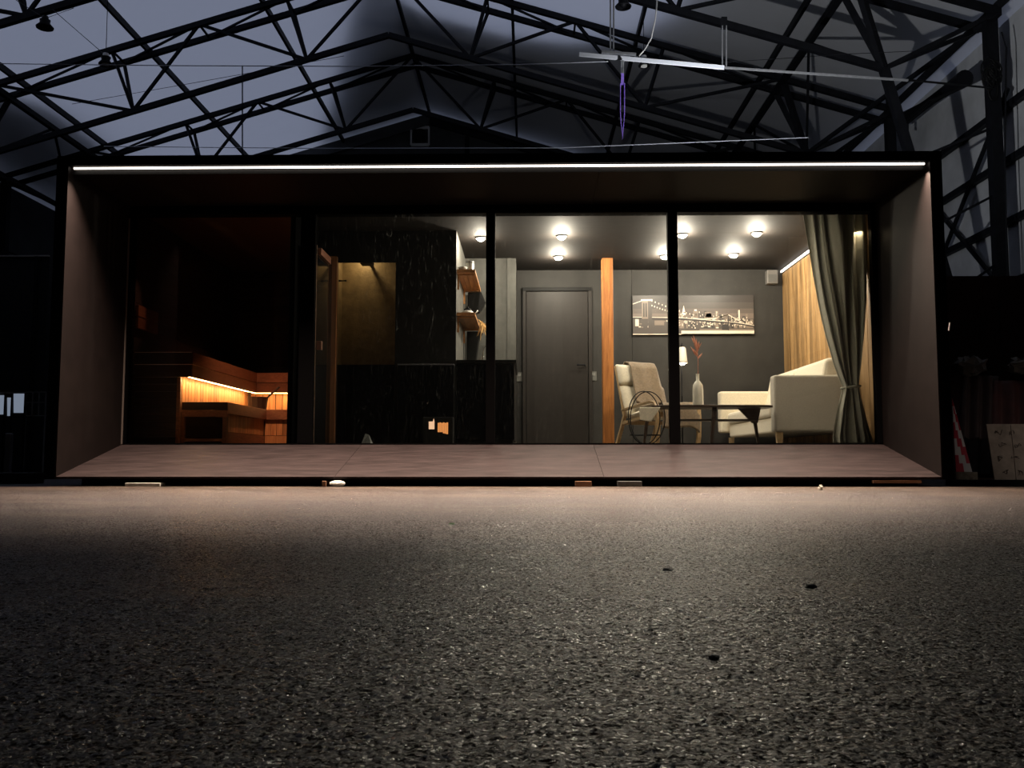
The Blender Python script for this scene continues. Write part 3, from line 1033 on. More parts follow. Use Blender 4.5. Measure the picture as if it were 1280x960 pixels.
for za, zb in ((z_um + 0.003, z_u1), (z_u0, z_um - 0.003)):
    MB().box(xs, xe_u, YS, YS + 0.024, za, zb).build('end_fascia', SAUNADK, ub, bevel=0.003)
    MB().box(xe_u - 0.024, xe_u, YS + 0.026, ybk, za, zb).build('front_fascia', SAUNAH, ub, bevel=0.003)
    MB().box(xe_u - 0.024, XS1 - 0.055, ybk + 0.001, ybk + 0.025, za, zb).build('front_fascia', SAUNAH, ub, bevel=0.003)
# pale strips painting the light lines along the end fascia edges
MB().box(xs, xe_u - 0.002, YS - 0.003, YS, z_um - 0.003, z_um + 0.003).build('highlight_strip', wood('edge_highlight', (0.9, 0.6, 0.5), (0.7, 0.45, 0.35)), ub)
MB().box(xs, xe_u - 0.002, YS - 0.003, YS, z_u1 - 0.005, z_u1).build('highlight_strip', MATS['edge_highlight'], ub)
# dark slatted end below
xr_ = PX(219, YS, 520)
z = ZFL
while z < z_u0 - 0.01:
    z1 = min(z + 0.075, z_u0 - 0.001)
    MB().box(xs, xr_, YS + 0.03, YS + 0.05, z + 0.003, z1 - 0.003).build('end_slat', SAUNADK, ub)
    z = z1
MB().box(xr_, xr_ + 0.035, YS + 0.02, YS + 0.06, ZFL, z_u0 - 0.003).build('corner_post', SAUNAH, ub)
# riser boards behind the glow
xrr = xr_ + 0.005
z_l1 = PZ(502.5, YG + 0.28, 284)
y = YS + 0.07
while y < ybk + 0.1:
    MB().box(xrr - 0.015, xrr, y + 0.005, min(y + 0.085, ybk + 0.14) - 0.004, z_l1 - 0.1, z_u0 + 0.02).build('riser_board', SAUNAW, ub)
    y += 0.085
ybr = ybk + 0.16
x = xrr
while x < XS1 - 0.07:
    MB().box(x + 0.005, min(x + 0.085, XS1 - 0.055) - 0.004, ybr, ybr + 0.015, z_l1 - 0.1, z_u0 + 0.02).build('riser_board', SAUNAW, ub)
    x += 0.085
MB().box(xe_u - 0.045, xe_u - 0.03, YS + 0.03, ybk + 0.02, z_u0 - 0.004, z_u0 + 0.006).build('led_strip', LEDO, ub)
MB().box(xe_u - 0.04, XS1 - 0.06, ybk + 0.03, ybk + 0.045, z_u0 - 0.004, z_u0 + 0.006).build('led_strip', LEDO, ub)
area('sauna_led_light', (xe_u - 0.06, (YS + ybk) / 2, z_u0 - 0.012), (xe_u - 0.10, (YS + ybk) / 2, 0), 8, (1.0, 0.60, 0.26), 0.03, ybk - YS - 0.1).rotation_euler = (0, R(18), 0)
area('sauna_led_light', ((xe_u + XS1) / 2, ybk + 0.06, z_u0 - 0.012), ((xe_u + XS1) / 2, ybk + 0.09, 0), 3.5, (1.0, 0.60, 0.26), XS1 - xe_u - 0.15, 0.03)

# lower bench
YL = YG + 0.28
xl0, xl1 = PX(227, YL, 510), PX(284, YL, 510)
ylb = 10.58
lb_ = thing('lower_sauna_bench', 'lower L-shaped sauna bench of reddish boards below the glowing strip', 'bench', (xl1, YL, ZFL))
for i in range(4):
    a = xl0 + (xl1 - xl0) * i / 4
    b = xl0 + (xl1 - xl0) * (i + 1) / 4
    MB().box(a + 0.003, b - 0.003, YL + 0.026, ybr - 0.01, z_l1 - 0.028, z_l1 - 0.001).build('seat_board', SAUNAH, lb_)
for i in range(6):
    a = ylb + 0.026 + (ybr - 0.01 - ylb - 0.026) * i / 6
    b = ylb + 0.026 + (ybr - 0.01 - ylb - 0.026) * (i + 1) / 6
    MB().box(xl1, XS1 - 0.055, a + 0.003, b - 0.003, z_l1 - 0.028, z_l1 - 0.001).build('seat_board', SAUNAH, lb_)
zf = PZ(512.5, YL, 284)
zf2 = PZ(521, YL, 284)
MB().box(xl0, xl1, YL, YL + 0.024, zf + 0.002, z_l1).build('end_fascia', SAUNADK, lb_, bevel=0.003)
MB().box(xl0, xl1, YL, YL + 0.024, zf2, zf - 0.002).build('end_fascia', SAUNAH, lb_, bevel=0.003)
zff = PZ(517, YL, 284)
MB().box(xl1 - 0.024, xl1, YL + 0.026, ylb, zff, z_l1).build('front_fascia', SAUNAH, lb_, bevel=0.003)
MB().box(xl1 - 0.024, XS1 - 0.055, ylb + 0.001, ylb + 0.025, zff, z_l1).build('front_fascia', SAUNAH, lb_, bevel=0.003)
MB().box(xl1 - 0.045, xl1, YL, YL + 0.045, ZFL, zf2).build('post', SAUNAH, lb_)
MB().box(xl0, xl0 + 0.03, YL, YL + 0.045, ZFL, zf2).build('post', SAUNAH, lb_)
MB().box(xl0 + 0.03, xl1 - 0.045, YL, YL + 0.03, ZFL + 0.03, ZFL + 0.06).build('bottom_rail', SAUNAH, lb_)
zk = PZ(543, ylb, 350)
y = YL + 0.06
while y < ylb - 0.02:
    MB().box(xl1 - 0.05, xl1 - 0.03, y + 0.003, min(y + 0.08, ylb) - 0.003, ZFL + 0.13, zff).build('front_board', SAUNAW, lb_)
    y += 0.08
x = xl1 - 0.03
while x < XS1 - 0.08:
    MB().box(x + 0.003, min(x + 0.07, XS1 - 0.055) - 0.003, ylb + 0.03, ylb + 0.05, ZFL + 0.13, zff).build('front_board', SAUNAW, lb_)
    x += 0.07
MB().box(xl1 - 0.045, xl1 - 0.02, YL + 0.05, ylb, ZFL, ZFL + 0.125).build('plinth_board', SAUNAH, lb_)
MB().box(xl1 - 0.02, XS1 - 0.055, ylb + 0.02, ylb + 0.045, ZFL, ZFL + 0.125).build('plinth_board', SAUNAW, lb_)
# fill added in the sauna aisle, standing for strip glow on the bench fronts
area('sauna_aisle_fill', ((xl1 + XS1) / 2 + 0.1, YL + 0.2, ZC - 0.05), (xl1, ylb, 0.55), 6.5, (1.0, 0.52, 0.30), 0.1, shape='DISK', spread=70)

# bucket with ladle
c = P(322, 503, 10.66)
bk = thing('sauna_bucket', 'dark wooden sauna bucket standing on the lower bench', 'bucket', (c.x, c.y, z_l1))
for k in range(12):
    t0 = 2 * PI * k / 12
    r0, r1 = 0.10, 0.12
    ta, tb = t0 - 0.245, t0 + 0.245
    poly = [(c.x + r0 * math.cos(ta), c.y + r0 * math.sin(ta), z_l1), (c.x + r0 * math.cos(tb), c.y + r0 * math.sin(tb), z_l1),
            (c.x + r1 * math.cos(tb), c.y + r1 * math.sin(tb), z_l1 + 0.15), (c.x + r1 * math.cos(ta), c.y + r1 * math.sin(ta), z_l1 + 0.15)]
    MB().prism(poly, (-0.012 * math.cos(t0), -0.012 * math.sin(t0), 0)).build('stave', BUCKET, bk)
MB().lathe([(0.09, 0.05), (0.094, 0.05), (0.098, 0.065), (0.094, 0.065)], (c.x, c.y, z_l1), 20, cap=False).build('hoop', STEEL, bk)
MB().lathe([(0.0, 0.004), (0.08, 0.004), (0.08, 0.012), (0, 0.012)], (c.x, c.y, z_l1), 16, cap=False).build('base', BUCKET, bk)
MB().bar((c.x - 0.095, c.y, z_l1 + 0.13), (c.x - 0.095, c.y, z_l1 + 0.21), 0.03, 0.014).build('handle_ear', BUCKET, bk)
ld = thing('ladle', 'wooden ladle leaning out of the sauna bucket', 'ladle', (c.x, c.y, z_l1 + 0.02))
MB().tube([(c.x + 0.02, c.y, z_l1 + 0.06), (c.x + 0.14, c.y, z_l1 + 0.17), (c.x + 0.25, c.y, z_l1 + 0.27)], [0.009, 0.011, 0.013], 8).build('handle', BUCKET, ld, smooth=True)
MB().lathe([(0.0, 0), (0.02, 0.004), (0.032, 0.02), (0.035, 0.04)], (c.x + 0.0, c.y, z_l1 + 0.025), 14, cap=False).build('bowl', BUCKET, ld, smooth=True, solid=0.004)

# backrest boards on the left wall, part of the upper bench
x0 = XL + 0.026
for a, b in ((381, 395), (396, 410)):
    MB().box(x0, x0 + 0.03, YG + 0.13, YG + 0.62, PZ(b, YG + 0.12, 168), PZ(a, YG + 0.12, 168)).build('backrest_board', SAUNAH, ub, bevel=0.003)
spot('backrest_fill', (x0 + 0.5, YG + 0.22, ZC - 0.1), (x0, YG + 0.12, PZ(392, YG + 0.12, 168)), 14, (1.0, 0.45, 0.25), 24, 0.8, 0.02)  # unseen fill added to brighten the backrest boards

# open sauna glass door seen edge on
gd = thing('sauna_glass_door', 'open sauna glass door seen edge on beside the wooden jamb', 'door', (PX(394, YG + 0.3), YG + 0.3, ZFL))
gx = PX(393.5, YG + 0.25, 450)
tz = PZ(308, YG + 0.3, 395)
m = MB().box(gx, gx + 0.008, YG + 0.25, YW - 0.1, ZFL + 0.01, tz)
m.build('glass_leaf', mat('dark_tinted_glass', (0.01, 0.01, 0.01), 0.08), gd)
MB().box(gx - 0.003, gx + 0.004, YG + 0.24, YG + 0.25, ZFL + 0.01, tz).build('glass_edge', mat('lit_glass_edge', (0.62, 0.38, 0.26), 0.4), gd)
MB().box(gx + 0.008, gx + 0.04, YG + 0.28, YG + 0.75, tz - 0.09, tz - 0.02).build('top_bracket', SAUNAH, gd)
for hz_ in (PZ(432, YG + 0.3, 400),):
    MB().box(gx - 0.01, gx + 0.06, YG + 0.27, YG + 0.33, hz_ - 0.045, hz_ + 0.045).build('hinge', mat('hinge_copper', (0.25, 0.13, 0.09), 0.35, 0.6), gd, bevel=0.006)

# ------------------------------------------------------------------ kitchen
zc_ = PZ(450, YW, 600)
kc = thing('kitchen_cabinet', 'gloss black kitchen base cabinet between the mullion and the grey door', 'cabinet', (XKL + 0.3, YW + 0.3, ZFL))
kx0, kx1 = XKL + 0.005, PX(643, YW, 480)
MB().box(kx0, kx1, YW + 0.02, YK - 0.05, ZFL + 0.06, zc_ - 0.04).build('body', BLACK, kc)
MB().box(kx0 + 0.01, kx1 - 0.02, YW + 0.04, YK - 0.1, ZFL, ZFL + 0.06).build('plinth', BLACK, kc)
dm = (kx0 + kx1) / 2 + 0.02
for a, b in ((kx0, dm), (dm, kx1)):
    dd = MB().box(a + 0.003, b - 0.003, YW, YW + 0.018, ZFL + 0.065, zc_ - 0.05).build('door', GLOSSBLACK, kc, bevel=0.002)
    MB().box(b - 0.05, b - 0.04, YW - 0.018, YW - 0.006, zc_ - 0.30, zc_ - 0.12).build('handle', STEEL, dd)
tag(MB().box(kx0, kx1 + 0.02, YW - 0.02, YK - 0.003, zc_ - 0.036, zc_).build('worktop', mat('black_worktop', (0.012, 0.012, 0.012), 0.25), bevel=0.003), 'thin black kitchen worktop under the two wooden shelves', 'worktop')
# pair of tall black cabinets left of niche: low sideboard line
sb = thing('black_sideboard', 'long low gloss black cabinet in the dark middle bay beneath the black wall', 'cabinet', (PX(530, YW - 0.3), YW - 0.3, ZFL))
sx0, sx1 = PX(497, YW - 0.1, 500), XKL - 0.01
zs = PZ(455, YW - 0.1, 540)
MB().box(sx0, sx1, YW - 0.10, YW - 0.005, ZFL, zs - 0.012).build('body', BLACK, sb)
MB().box(sx0 + 0.003, (sx0 + sx1) / 2 - 0.002, YW - 0.118, YW - 0.102, ZFL + 0.02, zs - 0.02).build('door', GLOSSBLACK, sb)
MB().box((sx0 + sx1) / 2 + 0.002, sx1 - 0.003, YW - 0.118, YW - 0.102, ZFL + 0.02, zs - 0.02).build('door', GLOSSBLACK, sb)
MB().box(sx0, sx1, YW - 0.125, YW - 0.005, zs - 0.011, zs).build('top', mat('grey_edge', (0.16, 0.16, 0.17), 0.3), sb)


def shelf(py0, lb):
    z = PZ(py0, YW + 0.06, 582)
    y0, y1 = YW + 0.06, YK - 0.12
    t = thing('wall_shelf', lb, 'shelf', (XKL + 0.1, y0, z), 'wooden shelves in the kitchen niche')
    n = 4
    wd = 0.205
    for i in range(n):
        MB().box(XKL + 0.003 + wd * i / n, XKL + 0.003 + wd * (i + 1) / n - 0.003, y0, y1, z - 0.028, z).build('plank', SHELFW, t)
    MB().box(XKL + 0.003, XKL + wd, y0 - 0.012, y0 - 0.001, z - 0.034, z + 0.002).build('front_batten', SHELFW, t)
    for y in (y0 + 0.12, y1 - 0.15):
        m = MB()
        m.bar((XKL + 0.012, y, z - 0.036), (XKL + wd * 0.9, y, z - 0.036), 0.02, 0.012)
        m.bar((XKL + 0.01, y, z - 0.03), (XKL + 0.01, y, z - 0.20), 0.02, 0.012)
        m.build('bracket', SHELFW, t)
    return z, y0, y1


z1s, ya, yb = shelf(337, 'upper wooden kitchen shelf carrying the metal jar')
z2s, ya, yb = shelf(391, 'lower wooden kitchen shelf carrying the bowl and dried flowers')
# items on shelves
cx = XKL + 0.13
jt = thing('storage_jar', 'tall metal storage jar on the upper kitchen shelf', 'jar', (cx, ya + 0.28, z1s))
MB().lathe([(0.045, 0), (0.048, 0.01), (0.048, 0.125), (0.045, 0.13)], (cx, ya + 0.28, z1s), 20).build('body', mat('brushed_metal', (0.30, 0.30, 0.28), 0.35, 0.8), jt, smooth=False)
MB().lathe([(0.05, 0.131), (0.05, 0.15), (0.03, 0.156)], (cx, ya + 0.28, z1s), 20).build('lid', mat('dark_lid', (0.10, 0.10, 0.10), 0.4, 0.5), jt)
tag(MB().lathe([(0.02, 0), (0.045, 0.015), (0.055, 0.045), (0.05, 0.045), (0.038, 0.018), (0.0, 0.01)], (XKL + 0.06, ya + 0.1, z1s), 18, cap=False).build('small_bowl', mat('grey_ceramic', (0.25, 0.24, 0.22), 0.4), smooth=True),
    'small grey bowl at the near end of the upper kitchen shelf', 'bowl')
tp = thing('teapot', 'pale teapot with a black lid on the lower kitchen shelf', 'teapot', (cx - 0.02, ya + 0.2, z2s))
MB().lathe([(0.04, 0), (0.065, 0.015), (0.07, 0.035), (0.05, 0.055)], (cx - 0.02, ya + 0.2, z2s), 20).build('body', WHITE, tp, smooth=True)
MB().lathe([(0.045, 0.056), (0.04, 0.075), (0.012, 0.085), (0.016, 0.10), (0.0, 0.104)], (cx - 0.02, ya + 0.2, z2s), 20).build('lid', BLACK, tp, smooth=True)
MB().tube([(cx + 0.04, ya + 0.2, z2s + 0.02), (cx + 0.08, ya + 0.2, z2s + 0.035), (cx + 0.095, ya + 0.2, z2s + 0.06)], 0.008, 8).build('spout', WHITE, tp, smooth=True)
fl = thing('dried_flowers', 'bunch of dried straw coloured flowers hanging by the lower kitchen shelf', 'flowers', (XKL + 0.25, YK - 0.5, z2s - 0.1))
m = MB()
for k in range(40):
    a = Vector((XKL + 0.235, YK - 0.45, z2s + 0.03))
    d = Vector((random.gauss(0.1, 0.25), random.gauss(0, 0.25), random.gauss(-0.6, 0.35)))
    m.tube([a, a + d * 0.08, a + d * 0.16], [0.003, 0.006, 0.002], 4)
m.build('stems', mat('straw', (0.62, 0.38, 0.14), 0.8), fl)
tag(fl, kind=None)
# black angular holder below upper shelf, tap
bt = tag(MB().prism([(XKL + 0.05, YK - 0.25, z1s - 0.05), (XKL + 0.22, YK - 0.25, z1s - 0.05), (XKL + 0.27, YK - 0.25, z1s - 0.17), (XKL + 0.19, YK - 0.25, z1s - 0.30), (XKL + 0.05, YK - 0.25, z1s - 0.32)], (0, 0.12, 0)).build('rolled_bag', BLACK, bevel=0.01),
         'black angular bag hanging under the upper kitchen shelf', 'bag')
tag(MB().prism([(XKL + 0.04, YK - 0.25, z2s - 0.05), (XKL + 0.24, YK - 0.25, z2s - 0.05), (XKL + 0.19, YK - 0.25, z2s - 0.16), (XKL + 0.14, YK - 0.25, zc_ + 0.0), (XKL + 0.04, YK - 0.25, zc_ + 0.0)], (0, 0.1, 0)).build('cutting_board', BLACK, bevel=0.01),
    'tall black board leaning under the lower kitchen shelf', 'board')
tap = thing('kitchen_tap', 'chrome gooseneck tap standing on the black worktop', 'tap', (XKL + 0.3, YK - 0.4, zc_))
x = XKL + 0.24
MB().tube([(x, YK - 0.4, zc_), (x, YK - 0.4, zc_ + 0.2), (x + 0.015, YK - 0.4, zc_ + 0.26), (x + 0.06, YK - 0.42, zc_ + 0.29), (x + 0.10, YK - 0.44, zc_ + 0.26), (x + 0.11, YK - 0.44, zc_ + 0.20)], 0.011, 8).build('spout', CHROME, tap, smooth=True)
MB().lathe([(0.024, 0), (0.024, 0.05), (0.014, 0.055)], (x, YK - 0.4, zc_), 16).build('base', CHROME, tap)
# added stove standing for a reflection low in the black wall
sv = thing('added_glowbox', 'small added black box with orange patches standing for a reflection, low in the dark bay', 'glowbox', (PX(547, YW - 0.4), YW - 0.4, ZFL))
ys = YW - 0.42
sxa, sxb = PX(528, ys, 530), PX(566, ys, 530)
zt_ = PZ(521, ys, 545)
MB().box(sxa, sxb, ys + 0.02, ys + 0.22, ZFL, zt_).build('body', BLACK, sv, bevel=0.005)
GLW = mat('reflection_glow', (0.2, 0.08, 0.02), 0.7, emit=(1.0, 0.36, 0.10), estr=0.75)
GLW2 = mat('reflection_glow_pale', (0.2, 0.08, 0.02), 0.7, emit=(1.0, 0.60, 0.36), estr=0.9)
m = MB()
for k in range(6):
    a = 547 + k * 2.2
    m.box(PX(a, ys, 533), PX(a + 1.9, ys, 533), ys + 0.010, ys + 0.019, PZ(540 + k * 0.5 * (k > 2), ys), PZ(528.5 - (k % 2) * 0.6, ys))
m.build('reflected_boards', GLW, sv)
MB().add([P(536, 536.5, ys + 0.012), P(543, 536.5, ys + 0.012), P(543, 527, ys + 0.012), P(542.3, 523, ys + 0.012), P(541, 526.8, ys + 0.012), P(536, 527, ys + 0.012)], [(0, 1, 2, 3, 4, 5)]).build('reflected_light', GLW2, sv, solid=0.004)

# small things on the cabin floor behind the glass
c = P(458, 549, YG + 0.35)
m = MB()
m.add([(c.x - 0.055, c.y, ZFL), (c.x + 0.05, c.y - 0.03, ZFL), (c.x + 0.06, c.y + 0.08, ZFL), (c.x - 0.04, c.y + 0.09, ZFL), (c.x - 0.015, c.y + 0.02, ZFL + 0.11), (c.x + 0.02, c.y + 0.03, ZFL + 0.10)],
      [(0, 1, 5, 4), (1, 2, 5), (2, 3, 4, 5), (3, 0, 4), (3, 2, 1, 0)])
tag(m.build('paper_bag', mat('white_bag', (0.22, 0.23, 0.22), 0.8, noise=0.4, nscale=30)), 'small crumpled whitish bag on the cabin floor behind the glass, below the ochre shower', 'bag')

# ------------------------------------------------------------------ picture
pt = thing('bridge_picture', 'long sepia print of a lit suspension bridge before a city skyline', 'picture', (PX(866, YB, 390), YB - 0.03, PZ(418, YB, 790)))
A0, A1 = P(790.5, 369.5, YB - 0.03), P(790.5, 418.5, YB - 0.03)
xw0, xw1 = A0.x, PX(942, YB - 0.03, 390)
zt0, zb0 = A0.z, A1.z
MB().box(xw0, xw1, YB - 0.035, YB - 0.001, zb0, zt0).build('canvas', mat('picture_edge', (0.02, 0.018, 0.016), 0.6), pt)
W_, H_ = xw1 - xw0, zt0 - zb0
yq = YB - 0.036
pm = [mat('print_sky_%d' % i, c, 0.45) for i, c in enumerate([(0.030, 0.025, 0.023), (0.048, 0.039, 0.035), (0.08, 0.062, 0.053), (0.13, 0.10, 0.082)])]
pm += [mat('print_dark', (0.014, 0.011, 0.010), 0.45), mat('print_mid', (0.18, 0.14, 0.11), 0.45), mat('print_light', (0.70, 0.60, 0.49), 0.45), mat('print_grey', (0.055, 0.044, 0.038), 0.45)]


def uv(u, v, k):
    return (xw0 + u * W_, yq - k * 0.0006, zb0 + v * H_)


m = MB()


def poly(pts, mi, k):
    m.cur = mi
    m.add([uv(u, v, k) for u, v in pts], [tuple(range(len(pts)))])


def rect(u0, u1, v0, v1, mi, k):
    poly([(u0, v0), (u1, v0), (u1, v1), (u0, v1)], mi, k)


for i, (a, b) in enumerate(((0.82, 1), (0.66, 0.82), (0.54, 0.66), (0.40, 0.54))):
    rect(0, 1, a, b, i, 0)
rect(0, 1, 0.0, 0.40, 7, 0)
rect(0.40, 1, 0.0, 0.10, 6, 1)
rect(0.55, 1, 0.10, 0.14, 5, 1)
rect(0.0, 1, 0.0, 0.022, 6, 1)
random.seed(3)
u = 0.38
while u < 0.99:
    wv = random.uniform(0.012, 0.03)
    hv = random.choice([0.42, 0.46, 0.50, 0.55, 0.60])
    if u > 0.7:
        hv -= 0.08
    rect(u, u + wv, 0.16, hv, random.choice([4, 5, 7, 5, 7]), 2)
    for q in range(5):
        uu, vv = u + random.uniform(0, wv * 0.6), random.uniform(0.2, hv - 0.04)
        rect(uu, uu + 0.006, vv, vv + 0.035, 6, 3)
    u += wv
poly([(0.405, 0.5), (0.44, 0.5), (0.4225, 0.74)], 6, 3)
rect(0.50, 0.54, 0.40, 0.60, 5, 3)
rect(0.51, 0.53, 0.6, 0.64, 6, 3)
rect(0.595, 0.65, 0.38, 0.57, 5, 3)
rect(0.872, 0.885, 0.4, 0.62, 6, 3)
poly([(0.60, 0.44), (0.66, 0.44), (0.645, 0.55), (0.61, 0.53)], 7, 3)
# waterfront lights
for k in range(60):
    uu = random.uniform(0.02, 0.98)
    if 0.13 < uu < 0.17:
        continue
    vv = random.uniform(0.14, 0.38)
    rect(uu, uu + random.uniform(0.006, 0.025), vv, vv + 0.03, random.choice([6, 5, 6]), 3)
rect(0.02, 0.05, 0.22, 0.40, 6, 3)
rect(0.18, 0.26, 0.24, 0.36, 5, 3)
# deck of the bridge
poly([(0, 0.44), (0.40, 0.42), (0.85, 0.30), (1, 0.22), (1, 0.19), (0.85, 0.265), (0.40, 0.37), (0, 0.40)], 4, 5)
poly([(0, 0.455), (0.40, 0.435), (0.85, 0.315), (1, 0.235), (1, 0.222), (0.85, 0.30), (0.40, 0.42), (0, 0.44)], 6, 5)
# near tower
rect(0.075, 0.13, 0.40, 0.88, 5, 6)
rect(0.088, 0.098, 0.45, 0.80, 4, 7)
rect(0.107, 0.117, 0.45, 0.80, 4, 7)
rect(0.128, 0.16, 0.02, 0.90, 7, 7)
rect(0.070, 0.165, 0.86, 0.90, 6, 8)
# far tower
rect(0.785, 0.792, 0.1, 0.50, 4, 7)
rect(0.735, 0.79, 0.12, 0.26, 4, 6)
# cables
def cable(u0, v0, u1, v1, sag, dots, mi=5):
    prev = None
    for i in range(25):
        t = i / 24
        p = (u0 + (u1 - u0) * t, v0 + (v1 - v0) * t - sag * 4 * t * (1 - t))
        if prev:
            poly([(prev[0], prev[1] - 0.01), (p[0], p[1] - 0.01), (p[0], p[1] + 0.01), (prev[0], prev[1] + 0.01)], mi, 8)
        if dots and i % 2 == 0:
            rect(p[0] - 0.004, p[0] + 0.004, p[1] - 0.018, p[1] + 0.018, 6, 9)
        prev = p
cable(0.0, 0.78, 0.075, 0.86, 0.0, False, 6)
cable(0.16, 0.86, 0.50, 0.50, 0.02, True, 7)
cable(0.16, 0.74, 0.42, 0.50, 0.02, True, 7)
cable(0.50, 0.42, 0.785, 0.50, 0.06, False, 6)
cable(0.79, 0.50, 0.92, 0.28, 0.0, False, 6)
cable(0.66, 0.38, 0.785, 0.50, 0.0, False, 6)
m.build('print', pm, pt)

# small grey box on the back wall
c = P(964, 347, YB - 0.05)
bxx = thing('wall_heater_box', 'small grey box high on the back wall beside the oak boards', 'box', (c.x, YB - 0.05, c.z - 0.09))
MB().box(c.x - 0.07, c.x + 0.07, YB - 0.12, YB - 0.002, c.z - 0.09, c.z + 0.09).build('housing', mat('grey_housing', (0.16, 0.15, 0.14), 0.5), bxx, bevel=0.008)
MB().box(c.x - 0.055, c.x + 0.055, YB - 0.124, YB - 0.119, c.z - 0.075, c.z + 0.03).build('front_grille', mat('grey_grille', (0.10, 0.10, 0.095), 0.5), bxx)

# ------------------------------------------------------------------ floor lamp
yl = 11.75
lx = PX(853, yl, 450)
lp = thing('floor_lamp', 'slim floor lamp with a small white bell shade beside the right mullion', 'lamp', (lx, yl, ZFL))
zt_l, zb_l = PZ(434, yl, 853), PZ(454, yl, 853)
MB().lathe([(0.03, zt_l), (0.045, zt_l - 0.02), (0.06, zb_l + 0.03), (0.065, zb_l)], (lx, yl, 0), 24, cap=False).build('shade', mat('white_shade', (0.7, 0.66, 0.58), 0.5), lp, smooth=True, solid=0.004)
MB().sphere((lx, yl, zb_l + 0.012), 0.038, n=14, m=8).build('bulb', mat('bulb_glow', (1, 1, 1), emit=(1.0, 0.90, 0.72), estr=25), lp, smooth=True)
MB().tube([(lx, yl + 0.075, ZFL + 0.02), (lx, yl + 0.075, zt_l + 0.02), (lx, yl + 0.04, zt_l + 0.05), (lx, yl, zt_l)], 0.007, 8).build('pole', STEEL, lp, smooth=True)
MB().lathe([(0.12, 0), (0.12, 0.015), (0.02, 0.025)], (lx, yl + 0.075, ZFL), 24).build('base', STEEL, lp)
pl_ = bpy.data.lights.new('floor_lamp_bulb', 'POINT')
pl_.energy = 1.5
pl_.color = (1, 0.8, 0.55)
pl_.shadow_soft_size = 0.03
po = bpy.data.objects.new('floor_lamp_bulb', pl_)
COL.objects.link(po)
po.location = (lx, yl, zb_l - 0.05)

# ------------------------------------------------------------------ armchair
ang = R(30)
ch = thing('bentwood_armchair', 'bentwood armchair with cream cushions under a brown blanket', 'armchair', (1.46, 10.62, ZFL), rz=ang)


def lb(o, n, mt, **k):
    return o.build(n, mt, ch, world=False, **k)


for sx in (-0.29, 0.29):
    # bent side frame: floor runner, rear rise, arm, front curve down
    pts = [(0.42, 0.02), (0.10, 0.02), (-0.30, 0.02), (-0.36, 0.03)]
    arm = [(-0.36, 0.03), (-0.40, 0.02), (-0.42, 0.10), (-0.43, 0.30), (-0.42, 0.42), (-0.38, 0.475), (-0.30, 0.49), (-0.05, 0.455), (0.22, 0.42)]
    m = MB()
    for a, b in zip(arm[1:], arm[2:]):
        m.bar((sx, a[0], a[1]), (sx, b[0], b[1]), 0.055, 0.024)
    lb(m, 'arm', BENT, bevel=0.003)
    m = MB()
    for a, b in zip([(-0.42, 0.02), (0.0, 0.012), (0.40, 0.02)], [(0.0, 0.012), (0.40, 0.02)]):
        m.bar((sx, a[0], a[1]), (sx, b[0], b[1]), 0.055, 0.022)
    lb(m, 'runner', BENT, bevel=0.003)
    m = MB()
    for a, b in zip([(0.40, 0.02), (0.30, 0.22), (0.24, 0.36), (0.40, 0.95)], [(0.30, 0.22), (0.24, 0.36), (0.40, 0.95)]):
        m.bar((sx * 0.86, a[0], a[1]), (sx * 0.86, b[0], b[1]), 0.045, 0.026)
    lb(m, 'back_rail', BENT, bevel=0.003)
    m = MB()
    m.bar((sx * 0.86, -0.34, 0.36), (sx * 0.86, 0.26, 0.27), 0.045, 0.03)
    lb(m, 'seat_rail', BENT, bevel=0.003)
for y, z in ((-0.32, 0.35), (0.24, 0.28), (0.33, 0.7), (0.40, 0.93)):
    lb(MB().bar((-0.26, y, z), (0.26, y, z), 0.03, 0.05), 'crossbar', BENT)


def cushion(x0, x1, p0, p1, th, name, mt, n=12, bul=0.5):
    """pillow between two points in the yz plane"""
    p0 = Vector((0, *p0))
    p1 = Vector((0, *p1))
    d = p1 - p0
    nn = Vector((0, -d.z, d.y)).normalized()
    if nn.z < 0:
        nn = -nn
    m = MB()

    def fn(side):
        def f(u, v):
            e = min(1, (1 - abs(2 * u - 1) ** 4)) * min(1, (1 - abs(2 * v - 1) ** 4))
            t = side * th * (0.25 + 0.75 * e ** bul) / 2
            return Vector((x0 + (x1 - x0) * u, 0, 0)) + p0 + d * v + nn * t
        return f
    m.grid(fn(1), n, n)
    m.grid(fn(-1), n, n)
    # rim
    N = n * n
    for i in range(n - 1):
        m.f += [[i, N + i, N + i + 1, i + 1], [(n - 1) * n + i, (n - 1) * n + i + 1, N + (n - 1) * n + i + 1, N + (n - 1) * n + i],
                [i * n, (i + 1) * n, N + (i + 1) * n, N + i * n], [i * n + n - 1, N + i * n + n - 1, N + (i + 1) * n + n - 1, (i + 1) * n + n - 1]]
        m.mi += [0] * 4
    return m


lb(cushion(-0.25, 0.25, (-0.37, 0.42), (0.20, 0.34), 0.10, 'seat', CREAM), 'seat_cushion', CREAM, smooth=True)
lb(cushion(-0.26, 0.26, (0.19, 0.36), (0.33, 0.72), 0.09, 'seat', CREAM), 'back_cushion', CREAM, smooth=True)
lb(cushion(-0.265, 0.265, (0.315, 0.725), (0.385, 0.965), 0.11, 'seat', CREAM), 'headrest', CREAM, smooth=True)

# blanket draped over the right three quarters of the chair back, seat and front
bl_path = [(0.47, 0.62), (0.46, 0.80), (0.45, 0.94), (0.405, 1.00), (0.35, 0.985), (0.30, 0.93), (0.26, 0.80), (0.215, 0.66), (0.17, 0.52), (0.12, 0.44), (0.0, 0.435), (-0.15, 0.45), (-0.30, 0.465), (-0.385, 0.465), (-0.43, 0.40), (-0.445, 0.30), (-0.45, 0.19)]


